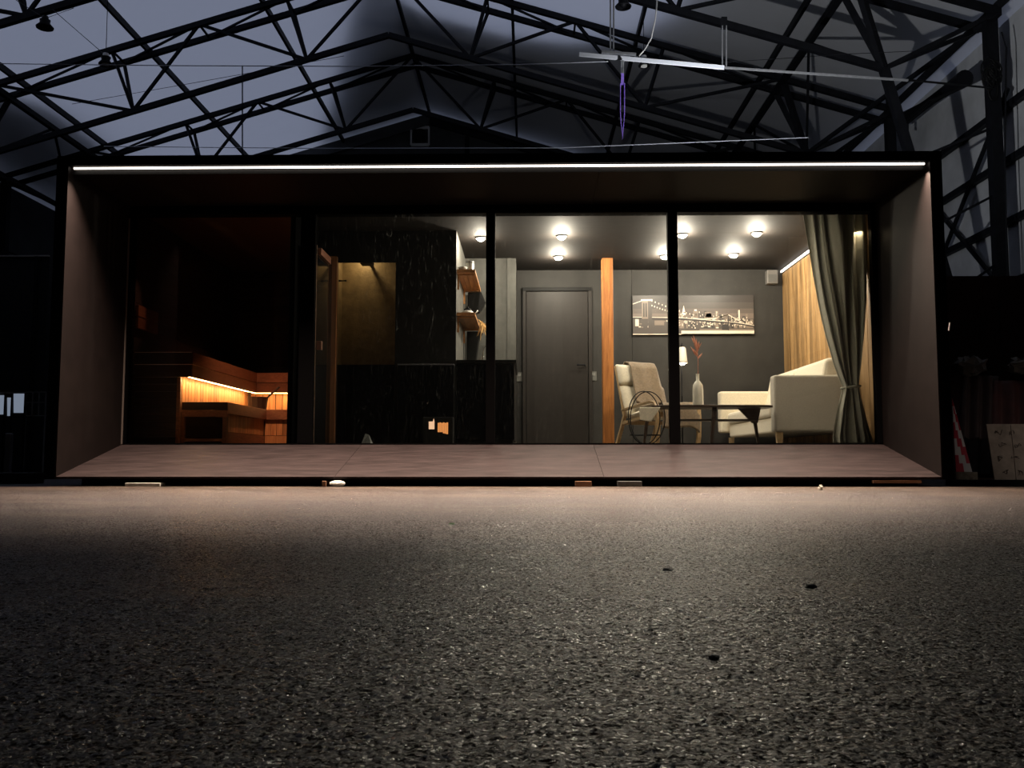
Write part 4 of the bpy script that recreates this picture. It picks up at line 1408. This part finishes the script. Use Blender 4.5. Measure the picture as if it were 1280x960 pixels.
def bl(u, v):
    t = v * (len(bl_path) - 1)
    i = min(int(t), len(bl_path) - 2)
    f = t - i
    y = bl_path[i][0] * (1 - f) + bl_path[i + 1][0] * f
    z = bl_path[i][1] * (1 - f) + bl_path[i + 1][1] * f
    xl = -0.13 - 0.22 * max(0, v - 0.45)
    xr = 0.315 - 0.10 * max(0, v - 0.6)
    x = xl + (xr - xl) * u
    x += 0.012 * math.sin(v * 9)
    fold = 0.008 * math.sin(u * 8 + v * 3) * (0.3 + v) + 0.004 * math.sin(u * 13 - v * 9)
    drop = 0
    if u > 0.85:
        drop = -(u - 0.85) * 1.3 * (1 if z > 0.75 else 0.2)
    if z < 0.5:
        z += fold + 0.012
    else:
        y -= 0.012 + fold * 0.8 * (1 if y < 0.4 else -1) + (0 if y < 0.4 else -0.03)
    return Vector((x, y, z + drop + (0.01 if z > 0.9 else 0)))


blk = thing('throw_blanket', 'brown knitted throw blanket draped over the bentwood armchair', 'blanket', (1.46, 10.62, ZFL), rz=ang)
MB().grid(bl, 40, 70).build('cloth', BLANKET, blk, world=False, smooth=True, solid=0.012)

# ------------------------------------------------------------------ hoop basket
hb = thing('wire_hoop_basket', 'open wire basket of thin dark hoops in front of the armchair', 'basket', (PX(807, 9.45, 520), 9.45, ZFL))
bx_, by_ = PX(807, 9.45, 520), 9.45
rx_, rz_ = 0.19, PZ(489, 9.45, 807) - ZFL
for k, (an, dy) in enumerate(((0.45, -0.05), (-0.5, 0.05))):
    pts = []
    for i in range(36):
        t = 2 * PI * i / 36
        x = rx_ * math.cos(t)
        z = rz_ / 2 + rz_ / 2 * math.sin(t)
        pts.append((bx_ + x * math.cos(an) + 0.045 * k - 0.02, by_ + dy * (1 - 0.7 * max(0, math.sin(t))) + x * math.sin(an), ZFL + 0.006 + z * 0.985))
    MB().tube(pts, 0.0055, 6, closed=True).build('hoop', STEEL, hb, smooth=True)
for z, s in ((0.012, 0.45), (0.10, 0.85)):
    pts = [(bx_ + rx_ * s * math.cos(t), by_ + 0.11 * math.sin(t), ZFL + z) for t in [2 * PI * i / 28 for i in range(28)]]
    MB().tube(pts, 0.005, 6, closed=True).build('ring', STEEL, hb, smooth=True)

# ------------------------------------------------------------------ coffee table
zt_ = PZ(506.5, 9.2, 870)
tx0, tx1 = PX(815, 9.2, 507), PX(968.5, 9.2, 507)
ct = thing('coffee_table', 'low dark walnut coffee table with splayed legs and a slim lower shelf', 'table', ((tx0 + tx1) / 2, 9.35, ZFL))
m = MB()
ow = []
for t in range(40):
    a = 2 * PI * t / 40
    cx_, sy_ = math.copysign(abs(math.cos(a)) ** 0.45, math.cos(a)), math.copysign(abs(math.sin(a)) ** 0.45, math.sin(a))
    ow.append(((tx0 + tx1) / 2 + cx_ * (tx1 - tx0) / 2, 9.36 + sy_ * 0.24, zt_ - 0.022))
m.prism(ow, (0, 0, 0.022))
m.build('table_top', DKWOOD, ct, bevel=0.004)
for (pa, pb, ya_, yb_) in ((811, 805, 9.22, 9.18), (893, 889.5, 9.20, 9.17), (838, 838, 9.50, 9.54), (941, 948, 9.50, 9.54)):
    MB().bar((PX(pa, ya_, 507), ya_, zt_ - 0.022), (PX(pb, yb_, 553), yb_, ZFL), 0.040, 0.040, 0.022, 0.022).build('leg', DKWOOD, ct)
zsh = PZ(525.5, 9.35, 900)
MB().box(PX(838, 9.35, 525), PX(943, 9.35, 525), 9.24, 9.46, zsh - 0.008, zsh + 0.008).build('lower_shelf', DKWOOD, ct)
zg = zt_ - 0.024
MB().prism([(PX(922, 9.3, 510), 9.30, zg), (PX(951, 9.3, 510), 9.30, zg), (PX(947, 9.3, 510), 9.30, zg - 0.15), (PX(940, 9.3, 510), 9.30, zg - 0.15)], (0, 0.02, 0)).build('gusset', DKWOOD, ct)
MB().prism([(PX(799, 9.12, 510), 9.12, zg - 0.0), (PX(826, 9.12, 510), 9.12, zg + 0.0), (PX(814, 9.12, 510), 9.12, zg - 0.145), (PX(800, 9.12, 510), 9.12, zg - 0.125)], (0, 0.02, 0)).build('gusset', CREAM, ct, bevel=0.008)  # cream colour stands in for light on this gusset's face

# vase with red stem
vx, vy = PX(872.5, 9.35, 500), 9.35
va = thing('glass_vase', 'tall pale ribbed glass vase standing on the coffee table', 'vase', (vx, vy, zt_))
GV = mat('pale_glass', (0.95, 0.93, 0.82), 0.15, trans=0.15, spec=0.6)
hv = PZ(467.5, vy, 872) - zt_
m = MB()
prof = [(0.050, 0.0), (0.053, 0.01), (0.052, 0.17), (0.048, 0.215), (0.030, 0.245), (0.017, 0.26), (0.016, hv - 0.01), (0.019, hv)]
n = 28
vsx = []
for r, z in prof:
    for j in range(n):
        t = 2 * PI * j / n
        q = r * (1 + (0.06 * math.cos(7 * t) if z < 0.23 else 0))
        vsx.append((vx + q * math.cos(t), vy + q * math.sin(t), zt_ + z))
fsx = [(i * n + j, i * n + (j + 1) % n, (i + 1) * n + (j + 1) % n, (i + 1) * n + j) for i in range(len(prof) - 1) for j in range(n)]
fsx.append(tuple(range(n))[::-1])
m.add(vsx, fsx)
m.build('vessel', GV, va, smooth=True)
RED = mat('dried_red_leaf', (0.72, 0.30, 0.19), 0.7, noise=0.25, nscale=30)
dp = thing('dried_branch', 'dried reddish leafy branch rising from the glass vase', 'branch', (vx, vy, zt_ + hv * 0.5))
MB().tube([(vx, vy, zt_ + hv * 0.4), P(872.6, 467, vy), P(872.6, 452, vy), P(872, 440, vy), P(868, 420, vy)], [0.003, 0.003, 0.003, 0.0025, 0.001], 6).build('stem', RED, dp)
leaves = [(872, 447, 863, 433, 4), (872, 449, 878, 441, 4), (871.5, 440, 866, 417.5, 6), (871.5, 443, 870.5, 423, 6), (871.5, 438, 877, 428, 3), (871, 434, 864, 421, 4), (872, 445, 867, 436, 4), (872, 441, 874, 426, 4)]
for (a, b, c_, d_, wl) in leaves:
    p0, p1 = P(a, b, vy), P(c_, d_, vy + random.uniform(-0.04, 0.04))
    dd = p1 - p0
    sd = dd.cross(Vector((0, 1, 0))).normalized() * wl * 0.0021
    bw = Vector((0, 0.012, 0))
    m = MB()
    q = [p0, p0 + dd * 0.35 + sd, p0 + dd * 0.7 + sd * 0.8, p1, p0 + dd * 0.7 - sd * 0.8, p0 + dd * 0.35 - sd, p0 + dd * 0.5 - bw]
    m.add(q, [(0, 1, 6), (1, 2, 6), (2, 3, 6), (3, 4, 6), (4, 5, 6), (5, 0, 6)])
    m.build('leaf', RED, dp, solid=0.002)

# ------------------------------------------------------------------ sofa
sy0, sy1 = 9.42, 11.85
sxF = PX(968, sy0, 500)
sxB = XR - 0.05
so = thing('cream_sofa', 'cream fabric sofa against the oak boarded right wall', 'sofa', (sxF + 0.4, 10.6, ZFL))
za0 = PZ(540, sy0, 1000)
za1 = PZ(468.5, sy0, 1000)
MB().box(sxF, sxB, sy0, sy0 + 0.17, za0, za1).build('armrest', SHADEFAB, so, bevel=0.028, seg=4)
zf0, zf1 = PZ(541, sy1 - 0.17, 930), PZ(487, sy1 - 0.17, 930)
sxF2 = PX(900, sy1 - 0.17, 500)
MB().box(min(sxF2, sxF), sxB, sy1 - 0.17, sy1, zf0, za1).build('armrest', CREAM, so, bevel=0.028, seg=4)
MB().box(sxF + 0.03, sxB, sy0 + 0.17, sy1 - 0.17, za0, za0 + 0.16).build('base', CREAM, so, bevel=0.02)
zs_ = za0 + 0.16
ln = (sy1 - 0.17 - sy0 - 0.17) / 2
for i in range(2):
    y0 = sy0 + 0.17 + i * ln
    MB().box(sxF + 0.0, sxB - 0.22, y0 + 0.006, y0 + ln - 0.006, zs_, zs_ + 0.15).build('seat_cushion', CREAM, so, bevel=0.045, seg=4)
    y0 = sy0 + 0.10 + i * (sy1 - sy0 - 0.2) / 2
    q = (sy1 - sy0 - 0.2) / 2
    m = MB()
    m.prism([(sxB - 0.36, y0 + 0.008, zs_ + 0.14), (sxB - 0.06, y0 + 0.008, zs_ + 0.14), (sxB - 0.02, y0 + 0.008, za1 + 0.19), (sxB - 0.26, y0 + 0.008, za1 + 0.19)], (0, q - 0.016, 0))
    m.build('back_cushion', CREAM, so, bevel=0.05, seg=4)
MB().box(sxB - 0.12, sxB, sy0 + 0.05, sy1 - 0.05, za0, za1 + 0.03).build('backrest', CREAM, so, bevel=0.03)
for x, y in ((sxF + 0.06, sy0 + 0.07), (sxB - 0.08, sy0 + 0.07), (sxF + 0.07, sy1 - 0.09), (sxB - 0.08, sy1 - 0.09)):
    MB().bar((x, y, za0), (x, y, ZFL), 0.065, 0.065, 0.05, 0.05).build('leg', BENT, so)
_unused = None and tag(MB().sphere((sxB - 0.30, sy0 + 0.45, za1 + 0.02), 0.12, 0.24, 0.17, 20, 14, 0.75).build('white_cushion', mat('white_cushion_cloth', (0.66, 0.62, 0.52), 0.9, noise=0.1, nscale=50, bump=0.3, bscale=200), smooth=True),
          'plump cream cushion on the sofa behind the near armrest', 'cushion')

# ------------------------------------------------------------------ curtain
yc = YG + 0.16
prof = [(265, 1004, 1088), (300, 1010, 1087), (340, 1017, 1084.5), (380, 1025, 1082.5), (420, 1034, 1080), (455, 1043, 1077), (475, 1050, 1074), (483, 1053.5, 1073), (491, 1052, 1075), (510, 1047, 1080), (535, 1042, 1087), (548, 1040, 1091), (554.6, 1041, 1091)]


def cprof(py):
    for (a, l0, r0), (b, l1, r1) in zip(prof, prof[1:]):
        if a <= py <= b:
            f = (py - a) / (b - a)
            return l0 + (l1 - l0) * f, r0 + (r1 - r0) * f
    return prof[-1][1:]


def curt(u, v):
    py = 264 + v * 290.4
    l, r = cprof(min(max(py, 265), 554.6))
    wpx = (r - l) / 84
    uu = u + 0.02 * math.sin(v * 7 + u * 12)
    p = P(l + (r - l) * min(max(uu, 0), 1), py, yc)
    amp = 0.050 * (0.50 + 0.5 * wpx) * (1 + 0.35 * max(0, (v - 0.78) / 0.22))
    ph = u * 2 * PI * 5.5 + 0.9 * math.sin(v * 3.2 + u * 4) + 1.2 * math.sin(u * 6)
    p.y += amp * math.sin(ph) + 0.012 * math.sin(ph * 2.3 + 1) + 0.03 * math.sin(u * 9 + v * 5)
    p.z = min(p.z, ZC - 0.01)
    p.z = max(p.z, ZFL + 0.003)
    return p


cu = thing('curtain', 'long grey green curtain gathered by a tieback at the right end of the glass', 'curtain', (PX(1064, yc), yc, ZFL))
MB().grid(curt, 170, 110).build('cloth', CURT, cu, smooth=True, solid=0.003)
tb = []
for i in range(24):
    t = 2 * PI * i / 24
    c = P(1063.5, 484, yc)
    tb.append((c.x + 0.088 * math.cos(t), yc + 0.07 * math.sin(t), c.z + 0.012 * math.cos(t)))
MB().tube(tb, 0.012, 8, closed=True).build('tieback', CURT, cu, smooth=True)
tag(MB().box(PX(1000, yc), XR - 0.03, yc - 0.015, yc + 0.015, ZC - 0.02, ZC - 0.002).build('curtain_rail', STEEL), 'slim dark curtain rail on the ceiling above the curtain', 'rail')
tag(MB().box(PX(1080, YG + 0.3, 270), PX(1087, YG + 0.3, 270), YG + 0.27, YG + 0.30, PZ(275, YG + 0.3, 1083), PZ(267, YG + 0.3, 1083)).build('led_end', LEDW), 'small bright lamp end in the ceiling corner right of the curtain', 'lamp')

# ------------------------------------------------------------------ right-hand clutter
YR = 10.6
DR = mat('dark_red_brown_panel', (0.035, 0.012, 0.009), 0.7, spec=0.2, noise=0.3, nscale=4)
rb = thing('brown_partition', 'tall dark red brown partition standing right of the cabin', 'partition', (PX(1235, YR), YR, 0))
zp = PZ(345, YR, 1230)
x0 = PX(1184, YR, 400)
for k in range(3):
    MB().box(x0 + k * 0.6 + 0.003, x0 + (k + 1) * 0.6 - 0.003, YR, YR + 0.04, 0, zp).build('panel', DR, rb)
# dark red leaning tarps
for i, (a, b, c_, d_, lb2) in enumerate(((1192, 1222, 1236, 470, 'dark folded tarpaulin leaning on the partition nearest the cabin'), (1228, 1262, 1290, 476, 'dark red tarpaulin leaning on the partition above the marked board'))):
    ya_ = 8.6

    def tf(u, v, a=a, b=b, d_=d_):
        p = P(a + (c_ - a) * u + 12 * v, 597 - (597 - d_) * v, ya_ + 0.6 * v)
        p.y += 0.03 * math.sin(u * 18 + v * 4)
        p.z = max(p.z, 0.004)
        return p
    tag(MB().grid(tf, 26, 22).build('tarpaulin', mat('dark_red_tarp%d' % i, (0.05, 0.012, 0.010) if i else (0.028, 0.014, 0.012), 0.7, noise=0.4, nscale=7), smooth=True, solid=0.01), lb2, 'tarpaulin')
# foil bundles
for (px, py, s_, lb2) in ((1213, 457, 0.11, 'crumpled pale foil bundle lying on top of the leaning tarpaulin'), (1276, 457, 0.09, 'crumpled grey foil at the right picture edge above the tarpaulin')):
    c = P(px, py, 9.2)
    m = MB().sphere(c, s_ * 1.4, s_, s_ * 0.8, 14, 10)
    for v in m.v:
        v += Vector((random.uniform(-1, 1), random.uniform(-1, 1), random.uniform(-1, 1))) * s_ * 0.28
    tag(m.build('foil_bundle', mat('crumpled_foil', (0.10, 0.09, 0.08), 0.5, 0.2)), lb2, 'foil')
# red and white striped board
yq = 8.3
sg = thing('striped_barrier_board', 'narrow red and white striped barrier board leaning beside the cabin', 'barrier', tuple(Vector((PX(1203, yq), yq, 0.0))))
top = P(1190, 498, yq + 0.25)
bl0, br0 = P(1195, 590, yq), P(1215, 590, yq)


def sp_(u, v):
    l = bl0.lerp(top, v)
    r = br0.lerp(top, v)
    return l.lerp(r, u)


mats = [mat('barrier_white', (0.75, 0.75, 0.75), 0.5), mat('barrier_red', (0.55, 0.02, 0.05), 0.5)]
m = MB()
n = 9
for i in range(n):
    v0, v1 = i / n, (i + 1) / n
    for j in range(4):
        m.cur = 1 if ((i + j) // 2) % 2 == 0 or i > 7 else 0
        u0, u1 = j / 4, (j + 1) / 4
        m.add([sp_(u0, v0), sp_(u1, v0), sp_(u1, v1), sp_(u0, v1)], [(0, 1, 2, 3)])
m.build('board_face', mats, sg, solid=0.01)
MB().box(bl0.x - 0.02, br0.x + 0.03, yq - 0.04, yq + 0.06, 0.0, bl0.z + 0.0).build('foot', mat('barrier_foot', (0.4, 0.36, 0.28), 0.7, noise=0.5, nscale=30), sg)
# marked plywood board
yq = 8.2
mb = thing('marked_board', 'pale board covered in rows of handwritten marks, leaning at the right edge', 'board', tuple(Vector((PX(1262, yq), yq, 0))))
b0 = P(1244, 600, yq)
b0.z = 0.004
b1 = P(1330, 600, yq)
b1.z = 0.004
t0, t1 = P(1233, 530, yq + 0.22), P(1330, 530, yq + 0.22)
m = MB()
m.prism([b0, b1, t1, t0], (0, 0.012, 0.0))
m.build('sheet', mat('pale_board', (0.30, 0.25, 0.20), 0.7, noise=0.35, nscale=9), mb)
INK = mat('ink', (0.05, 0.035, 0.03), 0.7)
random.seed(11)


def bp_(u, v):
    return b0.lerp(b1, u).lerp(t0.lerp(t1, u), v) + Vector((0, -0.004, 0))


for row in range(4):
    for colm in range(4):
        cu_, cv_ = 0.10 + colm * 0.2 + 0.05 * (row % 2), 0.86 - row * 0.22
        pts = [bp_(cu_ + random.uniform(-0.045, 0.045) + 0.006 * q, cv_ + random.uniform(-0.05, 0.05)) for q in range(9)]
        MB().tube(pts, 0.0022, 4).build('handwritten_mark', INK, mb)
for k in (1, 2):
    u0 = k / 3.2
    MB().tube([bp_(u0, 0.02), bp_(u0, 0.98)], 0.0035, 4).build('crease', mat('crease', (0.42, 0.36, 0.30), 0.7), mb)
tag(MB().box(PX(1186, 8.0), PX(1420, 8.0), 8.0, 8.12, 0, 0.05).build('floor_beam', BLACK), 'low black beam on the floor right of the cabin', 'beam')
MB().bar(P(1186, 413, YF - 0.01), P(1187.5, 403, YF - 0.01), 0.010).build('white_tag', WHITE, cab)

# ------------------------------------------------------------------ left-hand clutter
YQ = 12.8
lf = thing('dark_container', 'dark container with a pale top edge standing left of the cabin', 'container', (PX(20, YQ), YQ, 0))
x1 = PX(62, YQ, 320)
zq = PZ(321, YQ, 30)
MB().box(x1 - 5.0, x1, YQ, YQ + 2.2, 0, zq).build('body', mat('container_dark', (0.008, 0.009, 0.010), 0.5, noise=0.4, nscale=3), lf)
MB().box(x1 - 5.0, x1, YQ - 0.02, YQ + 0.01, zq, zq + 0.02).build('top_edge', mat('pale_edge', (0.35, 0.34, 0.32), 0.5), lf)
for k in range(9):
    MB().box(x1 - 5.0 + k * 0.6, x1 - 4.96 + k * 0.6, YQ - 0.03, YQ, 0, zq).build('rib', BLACK, lf)
# lit glazed rack in front of it
YQ2 = 11.2
lr = thing('glass_rack', 'rack with backlit pale glass panes at the left picture edge', 'rack', (PX(10, YQ2), YQ2, 0))
GLP = mat('backlit_pane', (0.3, 0.35, 0.4), 0.3, emit=(0.55, 0.66, 0.85), estr=0.30)
for a, b, c_, d_ in ((-25, 6, 494, 518), (9, 15, 497, 520), (17, 31, 492, 516)):
    q = [P(a, d_, YQ2), P(b, d_, YQ2), P(b, c_, YQ2), P(a, c_, YQ2)]
    MB().prism(q, (0, 0.01, 0)).build('pane', GLP, lr)
m = MB()
MB().bar(P(-30, 491, YQ2 - 0.02), P(33, 491, YQ2 - 0.02), 0.02).build('rail', STEEL_LT, lr)
MB().bar(P(-30, 521, YQ2 - 0.02), P(33, 521, YQ2 - 0.02), 0.02).build('rail', STEEL, lr)
for a in (7.5, 16, 32.5):
    q = P(a, 505, YQ2)
    MB().bar((q.x, YQ2 - 0.02, 0), (q.x, YQ2 - 0.02, PZ(491, YQ2, a)), 0.02).build('upright', STEEL, lr)
wr = thing('wire_gate', 'small grey wire grid standing beside the backlit rack', 'grid', (PX(47, YQ2), YQ2, 0))
for a in (33, 41, 49, 57.5):
    q, q2 = P(a, 490, YQ2), P(a, 520, YQ2)
    MB().bar((q.x, YQ2, 0 if a in (33, 57.5) else q2.z), (q.x, YQ2, q.z), 0.012).build('wire', STEEL_LT, wr)
for b in (490, 503, 519.5):
    MB().bar(P(33, b, YQ2), P(57.5, b, YQ2), 0.012).build('wire', STEEL_LT, wr)
tag(MB().box(PX(-200, 8.6), PX(52, 8.6), 8.5, 8.7, 0, PZ(591, 8.6, 20)).build('grey_plank', mat('grey_plank_m', (0.07, 0.075, 0.08), 0.7)), 'low grey plank on the floor left of the cabin', 'plank')
t_ = P(9, 547, 10.5)
tag(MB().box(t_.x - 0.03, t_.x + 0.04, 10.5, 10.56, 0, t_.z + 0.05).build('metal_bracket', mat('bright_bracket', (0.35, 0.36, 0.38), 0.3, 0.7), bevel=0.01), 'small upright metal bracket below the backlit rack', 'bracket')

# ------------------------------------------------------------------ debris on the floor
random.seed(21)


def chunk(px, py, sx, sy, sz, mt, lb, name='debris_chip', n=8):
    d = ray(px, py)
    p = CAM + d * ((0.0 - CAM.z) / d.z)
    m = MB().sphere((p.x, p.y, sz * 0.75), sx, sy, sz, n, 5)
    for v in m.v:
        v += Vector((random.uniform(-1, 1) * sx * 0.35, random.uniform(-1, 1) * sy * 0.35, random.uniform(-0.3, 0.3) * sz))
        v.z = max(v.z, 0)
    tag(m.build(name, mt), lb, 'debris')


DKC = mat('dark_chip', (0.010, 0.009, 0.008), 0.7)
chunk(893, 825, 0.0065, 0.006, 0.003, DKC, 'small dark chip lying nearest the camera on the floor')
chunk(835, 714, 0.012, 0.012, 0.0035, DKC, 'flat dark chip on the floor right of centre')
chunk(1014, 736, 0.009, 0.008, 0.0045, DKC, 'small dark chip on the floor at right')
LTC = mat('pale_chip', (0.5, 0.48, 0.40), 0.6)
chunk(1026, 612.5, 0.02, 0.02, 0.022, LTC, 'tiny pale chip at the foot of the cabin, right of centre')
chunk(565, 656, 0.010, 0.010, 0.004, mat('green_chip', (0.15, 0.4, 0.15), 0.6), 'tiny greenish chip on the floor before the middle mullion')
# coarse grit: nobody could count it
m = MB()
for k in range(5200):
    t = random.random()
    y = 0.55 + 3.6 * t ** 1.7
    x = random.uniform(-0.62, 0.60) * (y + 0.1)
    s = random.uniform(0.0010, 0.0032) * (0.7 + 0.25 * y)
    vv = []
    for i in range(4):
        a = i * PI / 2 + random.uniform(-0.5, 0.5)
        vv.append((x + s * math.cos(a), y + s * math.sin(a), -0.0003))
    vv.append((x + random.uniform(-s, s) * 0.4, y, s * random.uniform(0.35, 0.75)))
    m.add(vv, [(0, 1, 4), (1, 2, 4), (2, 3, 4), (3, 0, 4)])
tag(m.build('floor_grit', mat('grit_stone', (0.16, 0.13, 0.105), 0.5, noise=0.5, nscale=200)), 'fine loose grit scattered over the asphalt floor', 'grit', kind='stuff')


# coarse real relief of the asphalt close to where one stands
from mathutils import noise as mn
import numpy as np


def relief(x0, x1, y0, y1, st, name):
    nx, ny = int((x1 - x0) / st) + 1, int((y1 - y0) / st) + 1
    co = np.empty((ny, nx, 3), dtype=np.float32)
    xs = np.linspace(x0, x1, nx)
    ys = np.linspace(y0, y1, ny)
    co[:, :, 0] = xs[None, :]
    co[:, :, 1] = ys[:, None]
    nz = mn.noise
    for j in range(ny):
        y = ys[j]
        ey = min(1.0, (y - y0) / 0.08, (y1 - y) / 0.08)
        for i in range(nx):
            x = xs[i]
            a = nz((x * 150, y * 150, 1.7)) + 0.5 * nz((x * 330, y * 330, 4.1))
            b = nz((x * 14, y * 14, 9.0)) + 0.6 * nz((x * 40, y * 40, 2.0))
            h = 0.0012 + 0.0016 * a + 0.0016 * b
            e = min(ey, (x - x0) / 0.08, (x1 - x) / 0.08)
            co[j, i, 2] = (h if h > 0 else h * 0.3) * e if e > 0 else 0
    co[:, :, 2] = np.maximum(co[:, :, 2], -0.0008) + 0.0009 - 0.0012 * 0
    idx = (np.arange(ny - 1)[:, None] * nx + np.arange(nx - 1)[None, :]).ravel()
    quads = np.stack([idx, idx + 1, idx + nx + 1, idx + nx], 1).astype(np.int32)
    me = bpy.data.meshes.new(name)
    me.vertices.add(nx * ny)
    me.vertices.foreach_set('co', co.ravel())
    me.loops.add(quads.size)
    me.loops.foreach_set('vertex_index', quads.ravel())
    me.polygons.add(len(quads))
    me.polygons.foreach_set('loop_start', np.arange(0, quads.size, 4, dtype=np.int32))
    me.polygons.foreach_set('use_smooth', np.ones(len(quads), dtype=bool))
    me.update(calc_edges=True)
    me.materials.append(ASPH)
    o = bpy.data.objects.new(name, me)
    COL.objects.link(o)
    o.parent = FLOOR
    o.location = -FLOOR.location
    o['kind'] = 'structure'
    return o


relief(-0.85, 0.82, 0.5, 1.55, 0.0027, 'floor_relief')
relief(-1.75, 1.65, 1.50, 3.4, 0.0068, 'floor_relief')
